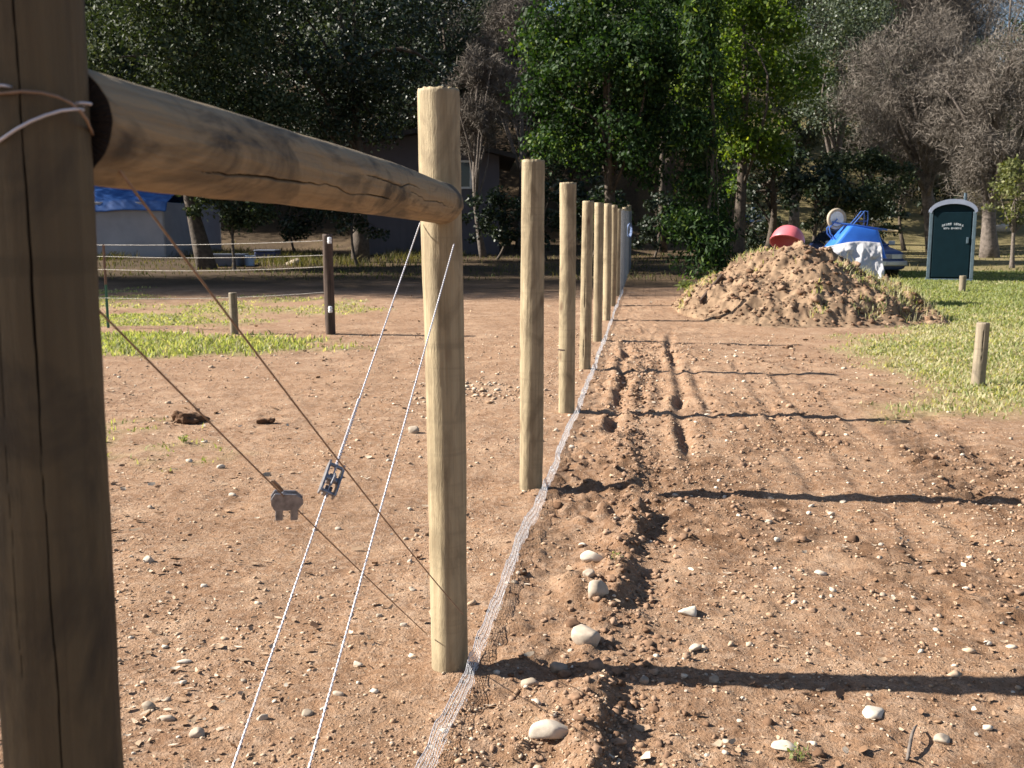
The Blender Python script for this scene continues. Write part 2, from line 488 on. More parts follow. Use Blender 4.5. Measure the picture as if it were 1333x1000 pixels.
GF = np.clip(ss(-.02, .1, OFF) * (1 - ss(5.5, 11, GY)) * (.35 + .75 * ss(-.3, .5, fbm(GX, GY, .9, 3, 51))) * .95 + .42 * (1 - ss(-.1, .05, OFF)) * (1 - ss(4.5, 7.5, GY)) * ss(-.4, .4, fbm(GX, GY, .7, 3, 57)), 0, .95)
me = np_mesh('ground', np.stack([GX, GY, GZ], -1).reshape(-1, 3), grid_faces(len(ys), len(xs)), {'grass': GG.ravel(), 'litter_shade': GL.ravel(), 'fresh': GF.ravel()})
g = link('ground', me, M['earth']); g['kind'] = 'structure'
del GX, GY, GZ

# ------------------------------------------------------------------ scattered stuff on the ground
def ico(sub=1):
    b = bmesh.new(); bmesh.ops.create_icosphere(b, subdivisions=sub, radius=1)
    v = np.array([x.co[:] for x in b.verts]); f = np.array([[q.index for q in p.verts] for p in b.faces]); b.free(); return v, f
IV1, IF1 = ico(1); IV2, IF2 = ico(2)
def rotz(a):
    c, s = np.cos(a), np.sin(a); o = np.zeros((len(a), 3, 3)); o[:, 0, 0] = c; o[:, 0, 1] = -s; o[:, 1, 0] = s; o[:, 1, 1] = c; o[:, 2, 2] = 1; return o
def rand_rot(n, r=rng):
    q = r.normal(size=(n, 4)); q /= np.linalg.norm(q, axis=1)[:, None]; w, x, y, z = q.T
    return np.stack([1 - 2 * (y * y + z * z), 2 * (x * y - z * w), 2 * (x * z + y * w), 2 * (x * y + z * w), 1 - 2 * (x * x + z * z), 2 * (y * z - x * w),
                     2 * (x * z - y * w), 2 * (y * z + x * w), 1 - 2 * (x * x + y * y)], -1).reshape(-1, 3, 3)

def stones(name, pos, size, tone, flat=.6, sink=.25, rough=.28, fine=False):
    n = len(pos); IV, IF = (IV2, IF2) if fine else (IV1, IF1)
    d = 1 + rough * rng.uniform(-1, 1, (n, len(IV), 1))
    if fine:
        low = rng.normal(size=(n, 3, 3)); d = 1 + rough * .55 * np.sin(np.einsum('vk,nkj->nvj', IV, low) * 2.2).prod(-1)[..., None] * 1.6 + rough * .42 * rng.uniform(-1, 1, (n, len(IV), 1))
    v = IV[None] * d * rng.uniform(.65, 1.15, (n, 1, 3))
    v = np.einsum('nij,nvj->nvi', rand_rot(n), v)
    v[:, :, 2] *= flat
    v = v * size[:, None, None]
    v += pos[:, None, :]; v[:, :, 2] += (size * (flat - sink))[:, None] * .55
    f = (np.arange(n)[:, None, None] * len(IV) + IF[None]).reshape(-1, 3)
    return np_mesh(name, v.reshape(-1, 3), f, {'tone': np.repeat(tone, len(IV))})

def cand(n, y0, y1, ymul=1.0, lim=.56, bias=1.0):
    u = rng.random(n)
    y = y0 * (y1 / y0) ** (u ** bias)
    x = rng.uniform(-lim, lim, n) * (y + 1.9)
    return x, y
M['gravel'] = tonemat('gravel', [(0, (.17, .095, .055)), (.45, (.33, .215, .135)), (.8, (.47, .36, .26)), (1, (.60, .52, .42))], .8)
M['clod'] = tonemat('clods', [(0, (.09, .05, .030)), (.5, (.205, .125, .08)), (1, (.34, .23, .16))], .95, .1)
x, y = cand(118000, 2.4, 15)
dens = np.where(x > FX(y), .55 + .45 * np.exp(-((x - FX(y) - .45) / .5) ** 2), .30 + .5 * np.exp(-((x + .1 - FX(y)) / .5) ** 2))
dens *= np.clip(.55 + .9 * fbm(x, y, .8, 3, 131), .12, 1) * (1 - .8 * grass_mask(x, y))
k = rng.random(len(x)) < dens
x, y = x[k], y[k]
sz = np.clip(rng.lognormal(-5.6, .55, len(x)), .0024, .022) * (.75 + .085 * y)
rc = at(632, 512); rn = 130                          # the scatter of pinkish rubble left of the second post
x = np.concatenate([x, rng.normal(rc.x, .30, rn)]); y = np.concatenate([y, rng.normal(rc.y, .38, rn)]); sz = np.concatenate([sz, rng.uniform(.008, .036, rn)])
pos = np.stack([x, y, H(x, y)], -1)
o = link('gravel', stones('gravel', pos, sz, np.clip(rng.beta(1.8, 2.1, len(x)) + .2 * (sz > .013), 0, 1), .6, .25, .42), M['gravel'], smooth=False); o['kind'] = 'stuff'
# clods along berm, ruts, rough patches
N = 17000
y = 2.4 * (14 / 2.4) ** rng.random(N); o_ = np.where(rng.random(N) < .45, .62 + rng.normal(0, .11, N), rng.uniform(.05, 3.6, N))
x = FX(y) + o_
pt = fbm(x, y, .9, 2, 51) + .25
k = (rng.random(N) < np.where(np.abs(o_ - .62) < .25, np.where(y < 8, .25, .25), np.clip(pt * .9, .16, .85))) & (grass_mask(x, y) < .3)
x, y = x[k], y[k]
sz = np.clip(rng.lognormal(-4.85, .5, len(x)), .004, .032) * (.8 + .05 * y)
o = link('clods', stones('clods', np.stack([x, y, H(x, y)], -1), sz, rng.beta(2.5, 1.6, len(x)), .7, .45, .6, True), M['clod'], smooth=False); o['kind'] = 'stuff'

def flakes(pos, L, Wd, tone, tilt=.35, curl=.25, r=rng):
    """curled leaf or chip: 2x3 verts"""
    n = len(pos)
    u = np.array([-1, 0, 1.]); base = []
    for a in u:
        for b in (-1, 1.):
            base.append((a * .5, b * .5 * (1 if a == 0 else .45), 0))
    base = np.array(base)
    v = base[None] * np.stack([L, Wd, np.ones(n)], -1)[:, None, :]
    cz = (np.abs(base[:, 0]) * 2)[None] * (L * curl * r.uniform(-.3, 1, n))[:, None]
    v[:, :, 2] += cz + (np.sign(base[:, 1])[None] * (Wd * r.normal(0, .15, n))[:, None])
    ax = r.normal(0, tilt, n); ca, sa = np.cos(ax), np.sin(ax)
    y_ = v[:, :, 1] * ca[:, None] - v[:, :, 2] * sa[:, None]; z_ = v[:, :, 1] * sa[:, None] + v[:, :, 2] * ca[:, None]
    v[:, :, 1] = y_; v[:, :, 2] = z_
    v = np.einsum('nij,nvj->nvi', rotz(r.uniform(0, 6.28, n)), v)
    v += pos[:, None, :]
    f = np.array([[0, 2, 3, 1], [2, 4, 5, 3]])
    f = (np.arange(n)[:, None, None] * 6 + f[None]).reshape(-1, 4)
    return v.reshape(-1, 3), f, np.repeat(tone, 6)
M['chips'] = tonemat('leaf_litter', [(0, (.11, .058, .032)), (.4, (.26, .155, .09)), (.7, (.38, .28, .19)), (1, (.55, .48, .39))], .7)
x, y = cand(44000, 2.4, 22)
dens = np.where(x > FX(y), .5, .85) * np.clip(.4 + 1.1 * fbm(x, y, .7, 3, 141), .06, 1)
k = rng.random(len(x)) < dens
x, y = x[k], y[k]; n = len(x)
L = np.clip(rng.lognormal(-4.3, .6, n), .004, .06) * (.75 + .04 * y)
z = H(x, y) + .004 + L * .12
v, f, t = flakes(np.stack([x, y, z], -1), L, L * rng.uniform(.25, .7, n), rng.beta(1.8, 1.5, n))
o = link('leaf_litter', np_mesh('leaf_litter', v, f, {'tone': t}), M['chips']); o['kind'] = 'stuff'

# ------------------------------------------------------------------ grass blades
M['grass'] = leafmat('grass_blades', (.16, .20, .075), (.27, .29, .135), (.46, .41, .28), .6, .45, .2)
M['shadedgrass'] = leafmat('grass_painted_shade', (.03, .045, .014), (.065, .075, .028), (.17, .135, .07), .7, .3, .1)  # darker copy of the grass, tree shade put into its colour
def blades(name, x, y, hgt, wid, tone, z=None, mat_='grass'):
    n = len(x); z = H(x, y) if z is None else z
    a = rng.uniform(0, 6.28, n); ln = rng.normal(0, .45, (n, 2)) * hgt[:, None]
    dx = np.cos(a) * wid; dy = np.sin(a) * wid
    b = np.stack([x, y, z - .01], -1)
    w = np.stack([dx, dy, 0 * dx], -1)
    mid = b + np.stack([ln[:, 0] * .3, ln[:, 1] * .3, hgt * .6], -1); tip = b + np.stack([ln[:, 0], ln[:, 1], hgt], -1)
    v = np.stack([b - w, b + w, mid + w * .7, mid - w * .7, tip], 1).reshape(-1, 3)
    i = np.arange(n)[:, None] * 5
    # two quads, the second folded to a point
    f = np.concatenate([i + np.array([[0, 1, 2]]), i + np.array([[0, 2, 3]]), i + np.array([[3, 2, 4]])])
    o = link(name, np_mesh(name, v, f, {'tone': np.repeat(np.clip(tone, 0, 1), 5)}), M[mat_], smooth=False); o['kind'] = 'stuff'
    return o
def scatter(n, x0, x1, y0, y1, mask, pw=1.5):
    y = y0 * (y1 / y0) ** rng.random(n); x = rng.uniform(x0, x1, n) * 1.0
    k = rng.random(n) < mask(x, y) ** pw
    return x[k], y[k]
x, y = scatter(300000, 3, 24, 8.2, 31, grass_mask, 2.2)
k = np.abs(x) < .56 * y + 6; x, y = x[k], y[k]
dry = np.clip(1.15 - .06 * (y - 8) - .03 * (x - 4), .15, .95) + .35 * fbm(x, y, .8, 3, 151)
blades('lawn_grass', x, y, rng.uniform(.015, .055, len(x)) * (1 + .02 * y), .004 + .0006 * y, np.where(rng.random(len(x)) < dry * .75, rng.uniform(.7, 1, len(x)), rng.uniform(0, .6, len(x))))
x, y = scatter(210000, -19, -.3, 6.3, 27, grass_mask, 1.6)
k = np.abs(x) < .56 * y + 2; x, y = x[k], y[k]
strip = (y > 12) & (y < 15.4)
dry = np.where(strip, .12, .42) + .3 * fbm(x, y, .8, 3, 161)
blades('yard_grass', x, y, np.where(strip, rng.uniform(.04, .10, len(x)), rng.uniform(.02, .06, len(x))), .004 + .0006 * y, np.where(rng.random(len(x)) < dry, rng.uniform(.65, 1, len(x)), rng.uniform(.1, .6, len(x))))
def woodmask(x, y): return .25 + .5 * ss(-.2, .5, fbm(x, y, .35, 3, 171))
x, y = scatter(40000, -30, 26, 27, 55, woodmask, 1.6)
blades('wood_grass', x, y, rng.uniform(.03, .16, len(x)), .015 + 0 * x, rng.choice([.3, .6, .9, 1], len(x)) * rng.uniform(.7, 1, len(x)), None, 'shadedgrass')
# tan dry weeds under the oaks at the left
x, y = scatter(9000, -17, -2, 34, 46, lambda a, b: ss(-.1, .4, fbm(a, b, .3, 2, 181)), 1)
o = blades('dry_grass', x, y, rng.uniform(.12, .4, len(x)), .015 + 0 * x, rng.uniform(.5, 1, len(x)), None, 'shadedgrass')

# ------------------------------------------------------------------ logs
def log_mesh(name, r, L, nseg, nlen, seed, taper=0.0, cracks=(), wob=.004, chamfer=.006, shade_end=0):
    """round timber along local z from 0 to L; cracks: (z0, z1, angle, wander, width, depth)"""
    rr = np.random.default_rng(seed)
    zz = np.linspace(0, L, nlen); th = np.linspace(0, 2 * np.pi, nseg, endpoint=False)
    T, Z = np.meshgrid(th, zz)
    rad = r * (1 - taper * (Z / L - .5))
    rad = rad + wob * (n2(np.cos(T) * 1.2 + seed, Z * 1.4 + np.sin(T) * 1.2, seed)) + .0005 * n2(np.cos(T) * 6, np.sin(T) * 6 + Z * 3 + seed, seed + 1) + .0008 * n2(np.cos(T) * 3 + Z * 9, np.sin(T) * 3 + Z * 14, seed + 3)
    ck = np.zeros_like(rad)
    for (z0, z1, a0, wander, wd, dp) in cracks:
        ac = a0 + wander * (n2(Z * 1.3 + seed, Z * 0 + a0, seed + 5) + .35 * n2(Z * 6, Z * 0, seed + 6) + .15 * n2(Z * 25, Z * 0, seed + 7))
        d = np.abs((T - ac + np.pi) % (2 * np.pi) - np.pi) * r
        env = np.clip(np.minimum(Z - z0, z1 - Z) / (.12 * (z1 - z0)), 0, 1) * (.6 + .4 * n2(Z * 5, Z * 0, seed + 8))
        k = np.clip(1 - d / (wd * np.maximum(env, .02)), 0, 1) * (env > .02)
        rad = rad - dp * k; ck = np.maximum(ck, np.minimum(1, k * 1.8))  # crack interior darkened: weathering, with occlusion shade painted in
    ch = np.clip((Z - (L - chamfer)) / chamfer, 0, 1)
    rad = rad - ch * chamfer * (.35 + .35 * n2(T * 3, T * 0, seed + 9))
    Zt = Z + ch * .004 * n2(T * 6, T * 0 + seed, seed)
    X = rad * np.cos(T); Yc = rad * np.sin(T)
    bend = .004 * np.sin(Z / L * 3.1 + seed)
    v = np.stack([X + bend, Yc, Zt], -1).reshape(-1, 3)
    f = grid_faces(nlen, nseg, True)
    # end caps as shrinking rings
    caps_v = []; caps_f = []; c_attr = []
    for end in (0, nlen - 1):
        prev = np.arange(nseg) + end * nseg
        ring0 = v[prev]; cen = ring0.mean(0)
        for q in (.985, .7, .4, .05):
            ids = len(v) + sum(len(c) for c in caps_v) + np.arange(nseg)
            rg = cen + (ring0 - cen) * q; rg[:, 2] = cen[2] + (.0025 * rr.normal(size=nseg) * q if q < .9 else 0)
            caps_v.append(rg); c_attr.append(np.full(nseg, shade_end if end == 0 else 0.))  # start cap darkened: shade of the gap at the post painted on
            a, b = prev, np.roll(prev, -1); c, d = np.roll(ids, -1), ids
            fq = np.stack([a, b, c, d], -1)
            if end == 0: fq = fq[:, ::-1]
            caps_f.append(fq); prev = ids
    V = np.concatenate([v] + caps_v); Fc = np.concatenate([f] + caps_f)
    return np_mesh(name, V, Fc, {'crack': np.concatenate([ck.ravel()] + c_attr)})

fence_group = 'posts along the new fence line'
# the near post: at the left edge, and an unseen post added further left to shade it
p1 = Vector((-.545, 1.2, 0)); R1 = .071
def facing(p): return math.atan2(-p.y, -p.x)           # angle on a post that faces the camera
a1 = facing(p1)
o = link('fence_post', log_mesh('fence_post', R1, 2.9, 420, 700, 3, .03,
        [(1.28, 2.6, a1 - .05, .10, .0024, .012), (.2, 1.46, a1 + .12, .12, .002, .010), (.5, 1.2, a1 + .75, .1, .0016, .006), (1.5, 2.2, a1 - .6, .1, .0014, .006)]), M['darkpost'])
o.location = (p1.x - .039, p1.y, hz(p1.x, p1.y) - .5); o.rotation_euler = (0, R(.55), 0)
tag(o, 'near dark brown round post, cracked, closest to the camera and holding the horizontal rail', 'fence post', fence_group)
gp = Vector((p1.x - .72, p1.y + .063, 0))
g2 = link('shade_post', log_mesh('shade_post', .085, 3.35, 60, 60, 5, .03), M['post'])
g2.location = (gp.x, gp.y, hz(gp.x, gp.y) - .6)
tag(g2, 'thick round unseen post added at the left to shade the near dark post', 'shade post')

specs = [  # Y, px at base, px top, top py, radius, label
    (3.5, 582, 573, 117, .0695, 'tall pale round post carrying the far end of the horizontal rail', []),
    (6.1, 689, 689, 209, .072, 'tall round post, second beyond the rail, with a flat rough sawn top', []),
    (8.8, 737, 737, 238, .072, 'round post with a dark ring low on its trunk, third beyond the rail', []),
    (11.5, 761, 762, 262, .064, 'thinner pale post split by a long vertical crack near its foot', [(.02, 1.1, 0, .06, .004, .02)]),
    (14.2, 777, 777, 264, .064, 'slim grey shaded post just beyond the split post', []),
    (16.9, 789, 789, 265, .066, 'pale sunlit post, the sixth one in line beyond the rail end', []),
    (19.6, 796.5, 796.5, 267, .064, 'narrow sunlit post almost hidden behind the pale sixth one', []),
    (22.3, 803, 803, 272, .066, 'reddish brown post, last one in the sun before the shade', []),
    (25.0, 807, 807, 272, .066, 'grey post, first one in the shade, behind the tall wire mesh', []),
    (27.7, 811, 811, 270, .066, 'shaded grey post with a small blue rope coil hanging on it', []),
    (30.4, 814, 814, 269, .066, 'shaded grey post, next to last at the far end of fence', []),
    (33.1, 817, 817, 267, .066, 'farthest grey post, where the fence ends under dark trees', []),
]
posts = []
for i, (Y, bx, tx, ty, r, lab, cr) in enumerate(specs):
    b = P(bx, 500, Y); gx = b.x; top = P(tx, ty, Y)
    gx = FX(Y) * .35 + (bx - CX) / F * Y * .65 if i > 0 else (bx - CX) / F * 3.55
    z0 = hz(gx, Y) - .35
    fa = facing(Vector((gx, Y, 0)))
    cr = [(q[0] + .35, q[1] + .35, fa - .25, q[3], q[4], q[5]) for q in cr]
    ns, nl = (150, 260) if i == 0 else (80, 140) if i < 4 else (32, 40)
    o = link('fence_post', log_mesh('fence_post', r, top.z - z0, ns, nl, 20 + i, .03, cr), M['post'])
    o.location = (gx, Y, z0)
    if i == 0: o.rotation_euler = (0, math.atan2(P(tx, ty, Y).x - gx, top.z), 0)
    if i in (1, 3, 6): o.rotation_euler = (R(.4), R(.3 if i == 3 else -.2), 0)
    o.rotation_euler.z = i * 1.3 if not cr else 0
    tag(o, lab, 'fence post', fence_group); posts.append(Vector((gx, Y, top.z)))

# the dark ring low on the third post is a strap scar: a thin band
ring = MB(); pz = P(737, 455, 8.8).z
ring.lathe([(.0705, -.008), (.0735, -.006), (.0737, .006), (.0705, .008)], 40, close=True)
po = [q for q in bpy.data.objects if q.get('label', '').startswith('round post with a dark ring')][0]
ro = ring.build('dark_ring', M['tarpost'], po, True); ro.location = (.003, 0, pz - po.location.z)

# horizontal rail between the near post and the next
ra = Vector((p1.x + .004, p1.y + .034, 0)); ra.z = P(120, 165, 1.3).z
rb = Vector((posts[0].x - .004, 3.5 - .055, P(575, 263, 3.43).z))
d = rb - ra; q = d.to_track_quat('Z', 'Y')
inv = q.inverted()
side = inv @ Vector((1, -.1, 0)); sa = math.atan2(side.y, side.x)      # local angle of the visible side
dn = inv @ Vector((0, 0, -1)); sgn = 1 if math.sin(math.atan2(dn.y, dn.x) - sa) > 0 else -1
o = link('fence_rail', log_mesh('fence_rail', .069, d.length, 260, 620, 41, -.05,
        [(.25, 1.35, sa + sgn * .55, .22, .0032, .012), (1.0, 1.6, sa - sgn * .12, .25, .0024, .008), (1.45, 2.1, sa + sgn * .2, .3, .0018, .006)], wob=.006, chamfer=.02, shade_end=1.0), M['rail'])
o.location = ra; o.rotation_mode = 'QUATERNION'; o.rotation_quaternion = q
tag(o, 'horizontal round wooden rail joining the near dark post and the next pale post', 'fence rail')

# ------------------------------------------------------------------ brace wires
def lerp(a, b, t): return a + (b - a) * t
def find_t(a, b, px):
    lo, hi = 0, 1
    for _ in range(50):
        m = (lo + hi) / 2
        if (proj(lerp(a, b, m))[0] - px) * (proj(b)[0] - proj(a)[0]) < 0: lo = m
        else: hi = m
    return lo
def twisted(a, b, r=.0016, off=.0013, pitch=.024, sag=0, n=420, strands=2):
    L = (b - a).length; t = (b - a).normalized(); u = t.orthogonal().normalized(); w = t.cross(u); mb = MB()
    for s in range(strands):
        pts = []
        for i in range(n + 1):
            k = i / n; an = 2 * math.pi * k * L / pitch + s * math.pi * 2 / strands
            if strands == 1: an = 0
            pts.append(lerp(a, b, k) + (u * math.cos(an) + w * math.sin(an)) * off * (strands > 1) - Vector((0, 0, 4 * sag * k * (1 - k))))
        mb.tube(pts, r, 5)
    return mb
def strainer(label, pos, axis, updir, s=1.0, tall=1.0):
    """in-line wire tightener: two cheek plates, drum, end bolts, square spigot and two lugs"""
    t = thing('wire_strainer', label, 'wire strainer', pos)
    X = axis.normalized(); Z = (updir - X * updir.dot(X)).normalized(); Yv = Z.cross(X)
    mat = Matrix((X, Yv, Z)).transposed().to_4x4()
    t.matrix_world = Matrix.Translation(pos) @ mat
    for sg in (-1, 1):
        m = MB(); m.prism([(-.052 * s, -.010 * s), (-.04 * s, -.017 * s * tall), (.035 * s, -.017 * s * tall), (.054 * s, -.007 * s), (.054 * s, .007 * s), (.03 * s, .015 * s * tall), (-.04 * s, .017 * s * tall), (-.052 * s, .009 * s)], sg * .019 * s - .0024, sg * .019 * s + .0024)
        m.build('side_plate', M['cast'], t)
    m = MB(); m.lathe([(.0, -.0195 * s), (.0125 * s, -.0195 * s), (.0125 * s, -.015 * s), (.0085 * s, -.014 * s), (.0085 * s, .014 * s), (.0125 * s, .015 * s), (.0125 * s, .0195 * s), (0, .0195 * s)], 18, Matrix.Rotation(math.pi / 2, 4, 'X'))
    m.build('drum', M['cast'], t, True)
    m = MB(); m.lathe([(.0, -.021 * s), (.005 * s, -.021 * s), (.005 * s, .021 * s), (0, .021 * s)], 10, Matrix.Translation((.045 * s, 0, 0)) @ Matrix.Rotation(math.pi / 2, 4, 'X'))
    m.build('bolt', M['cast'], t, True)
    m = MB(); m.lathe([(.0, -.021 * s), (.005 * s, -.021 * s), (.005 * s, .021 * s), (0, .021 * s)], 10, Matrix.Translation((-.044 * s, 0, 0)) @ Matrix.Rotation(math.pi / 2, 4, 'X'))
    m.build('bolt', M['cast'], t, True)
    m = MB(); m.tube([(-.03 * s, 0, .014 * s), (-.012 * s, 0, .028 * s), (.004 * s, 0, .02 * s)], .003 * s, 6)
    m.build('pawl', M['cast'], t, True)
    for q in (-.024, .026) if tall > 1 else (-.02, .02):
        m = MB(); m.box((q * s - (.0085 if tall == 1 else .0125) * s, -.012 * s, -.040 * s * tall), (q * s + (.0085 if tall == 1 else .0125) * s, .007 * s, -.012 * s * tall), .002)
        m.build('lug', M['cast'], t)
    return t

wA0, wA1 = P(547, 290, 3.47), P(65, 1690, 1.2)
o = twisted(wA0, wA1).build('brace_wire', M['zinc'], None, True, autosmooth=0)
tag(o, 'bright twisted brace wire with the long strainer, hung from under the rail end', 'brace wire', 'brace wires of the fence corner')
wB0, wB1 = P(591, 318, 3.43), P(211, 1690, 1.2)
o = twisted(wB0, wB1).build('brace_wire', M['zinc'], None, True, autosmooth=0)
tag(o, 'bright twisted brace wire without strainer, nearest the tall pale post', 'brace wire', 'brace wires of the fence corner')
# rusty diagonals from the top of the near post to the foot of the next
def on_post(px, py, r=R1 + .002):
    """point on the near post's front surface seen at a pixel"""
    up = -(py - CY) / F; rt = (px - CX) / F
    d = np.array([rt, CP + up * SP, up * CP - SP])
    a = d[0] ** 2 + d[1] ** 2; b = -2 * (d[0] * p1.x + d[1] * p1.y); c = p1.x ** 2 + p1.y ** 2 - r * r
    ds = b * b - 4 * a * c
    t = (-b - math.sqrt(ds)) / (2 * a) if ds > 0 else -b / (2 * a)
    q = Vector((d[0] * t, d[1] * t, CAMH + d[2] * t))
    if ds <= 0:
        h = Vector((q.x - p1.x, q.y - p1.y, 0)).normalized() * r; q.x, q.y = p1.x + h.x, p1.y + h.y
    return q
loop1 = [on_post(*k) for k in ((-30, 126), (-12, 123), (8, 121), (30, 119), (55, 121), (75, 126), (92, 134), (105, 145), (113, 156))]
wC1 = P(603, 800, 3.43)
cpts = loop1 + [P(121, 176, 1.23)]
a = cpts[-1]
for i in range(1, 41): cpts.append(lerp(a, wC1, i / 40) - Vector((0, 0, 4 * .018 * (i / 40) * (1 - i / 40))))
o = MB().tube(cpts, .0019, 6).build('brace_wire', M['rust'], None, True, autosmooth=0)
tag(o, 'thin rusty wire looping the near post, running past the rail down to the pale post', 'brace wire', 'brace wires of the fence corner')
wD0, wD1 = P(-12, 262, 1.25), P(556, 826, 3.46)
o = twisted(wD0, wD1, .0019, 0, .05, .01, 40, 1).build('brace_wire', M['rust'], None, True, autosmooth=0)
tag(o, 'thin rusty wire with the squat two-legged strainer, lower of the pair', 'brace wire', 'brace wires of the fence corner')
loop2 = [on_post(*k) for k in ((-30, 205), (-14, 193), (0, 183), (20, 169), (40, 158), (60, 150), (80, 144), (98, 142), (109, 143))]
o = MB().tube(loop2, .002, 6).build('wire_end', M['zinc'], None, True, autosmooth=0)
tag(o, 'short loose wire rising across the near post to a staple', 'wire')
st = []
for (px, py) in ((111, 135), (1, 112)):
    c = on_post(px, py, R1 + .004); nn = (c - Vector((p1.x, p1.y, c.z))).normalized(); tt = Vector((0, 0, 1)).cross(nn)
    mb = MB(); mb.tube([c - tt * .006 - nn * .012, c - tt * .006 + nn * .002, c - tt * .003 + nn * .005, c + tt * .003 + nn * .005, c + tt * .006 + nn * .002, c + tt * .006 - nn * .012], .0017, 6)
    o = mb.build('fence_staple', M['zinc'], None, True, autosmooth=0)
    tag(o, 'bright wire staple on the edge of the near post beside the rail' if px > 50 else 'bright wire staple on the near post at the left edge', 'staple')
t1 = find_t(wA0, wA1, 432)
strainer('long narrow metal wire strainer on the bright twisted wire', lerp(wA0, wA1, t1), wA0 - wA1, Vector((0, 0, CAMH)) - lerp(wA0, wA1, t1) + Vector((.5, 0, .2)), 1.0)
t2 = find_t(wD0, wD1, 373)
pd = lerp(wD0, wD1, t2) - Vector((0, 0, .012))
strainer('squat grey wire strainer with two lugs below, on the lower rusty wire', pd, Vector((.95, .25, -.05)), Vector((0, -.1, 1)), .66, 1.75)
# knot by the squat strainer
kp = lerp(wD0, wD1, t2 - .035)
twisted(kp, lerp(wD0, wD1, t2 - .012), .002, .0028, .009, 0, 60).build('wire_knot', M['rust'], None, True, autosmooth=0)
tag(bpy.data.objects['wire_knot'], 'small twisted wire knot just above the squat strainer', 'wire knot')
kq = lerp(wA0, wA1, t1 - .012)
twisted(lerp(wA0, wA1, t1 - .11), kq, .0016, .0034, .022, 0, 110).build('wire_wrap', M['zinc'], None, True, autosmooth=0)
tag(bpy.data.objects['wire_wrap'], 'wrapped wire tail on the bright twisted wire just above the long strainer', 'wire wrap')

# ------------------------------------------------------------------ buried mesh along the fence foot
def strip_pt(y, s):
    """s 0 at soil, 1 at top edge"""
    w = .03 * np.sin(y * 2.3) * .4 + .014 * n2(y * 3.1, y * 0, 201)
    h = (.078 + .016 * n2(y * 1.4, y * 0, 202)) * np.clip(1.1 - (y - 3) * .01, .5, 1.2)
    x = FX(y) + .073 + .026 * (1 - s) + .7 * w * (1 - .3 * s) + .0025 * n2(y * 9, s * 4, 203)
    base = H(FX(y) + .12, y) - .012
    return np.stack([x, y, base + h * s + .0015 * n2(y * 11, s * 5 + 3, 204)], -1)
A = []; B = []
yy = np.arange(2.0, 24.0, .017)
for s in np.linspace(0, 1, 8):
    p = strip_pt(yy, np.full_like(yy, s)); A.append(p[:-1]); B.append(p[1:])
for i, (s0, s1) in enumerate(zip(np.linspace(0, 1, 8)[:-1], np.linspace(0, 1, 8)[1:])):
    sh = .0085 * (i % 2)
    A.append(strip_pt(yy[:-1] + sh, np.full(len(yy) - 1, s0))); B.append(strip_pt(yy[:-1] + .0085 - sh, np.full(len(yy) - 1, s1)))
A = np.concatenate(A); B = np.concatenate(B)
o = link('wire_mesh', segs_mesh('wire_mesh', A, B, .00095), M['mesh'], smooth=False)
tag(o, 'low strip of galvanised wire mesh half buried along the foot of the fence posts', 'wire mesh')
e = strip_pt(np.arange(2.0, 24, .05), np.ones(440))
MBt = MB().tube([Vector(q) for q in e[:440]], .0016, 5).build('edge_wire', M['zinc'], o, True, autosmooth=0)
# tall stock mesh on the far shaded posts
A = []; B = []
yy = np.arange(21.5, 33.2, .15)
for zt in np.arange(.05, 1.9, .1):
    p = np.stack([FX(yy) + .08, yy, H(FX(yy), yy) + zt], -1); A.append(p[:-1]); B.append(p[1:])
p0 = np.stack([FX(yy) + .08, yy, H(FX(yy), yy) + .03], -1); p1_ = p0.copy(); p1_[:, 2] += 1.84
A.append(p0); B.append(p1_)
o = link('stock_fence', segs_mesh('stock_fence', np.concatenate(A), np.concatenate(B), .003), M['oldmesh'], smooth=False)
tag(o, 'tall grey wire mesh fixed to the far shaded fence posts', 'wire fence')

# ------------------------------------------------------------------ single stones
M['stone'] = tonemat('stone', [(0, (.15, .125, .105)), (.4, (.31, .25, .19)), (.7, (.43, .355, .28)), (1, (.55, .49, .41))], .75, .3, 25)
def stone(px, py, wpx, asp, hgt, tone, label, seed, name='stone', group=None, cat='stone', sink=.22, sub=3):
    p = at(px, py); Y = p.y; w = wpx / F * Y / 2 * 1.05
    b = bmesh.new(); bmesh.ops.create_icosphere(b, subdivisions=sub, radius=1)
    rr = np.random.default_rng(seed)
    v = np.array([q.co[:] for q in b.verts])
    nrm = rr.normal(size=(7, 3)); nrm /= np.linalg.norm(nrm, axis=1)[:, None]
    for nn, dd in zip(nrm, rr.uniform(.42, .8, 7)):         # chop facets
        s = v @ nn; v = v - np.clip(s - dd, 0, None)[:, None] * nn * .8
    v *= (1 + .06 * n2(v[:, 0] * 3 + seed, v[:, 1] * 3 + v[:, 2] * 2, seed))[:, None]
    v = v * np.array([w, w * asp, w * hgt])
    a = rr.uniform(-.35, .35); c, s = math.cos(a), math.sin(a)
    v[:, :2] = v[:, :2] @ np.array([[c, s], [-s, c]])
    for q, co_ in zip(b.verts, v): q.co = co_
    me = bpy.data.meshes.new(name); b.to_mesh(me); b.free()
    t = me.attributes.new('tone', 'FLOAT', 'POINT'); t.data.foreach_set('value', np.full(len(me.vertices), tone, np.float32))
    o = link(name, me, M['stone']); o.location = (p.x, p.y, p.z + w * hgt * (1 - sink * 2) * .6)
    return tag(o, label, cat, group)
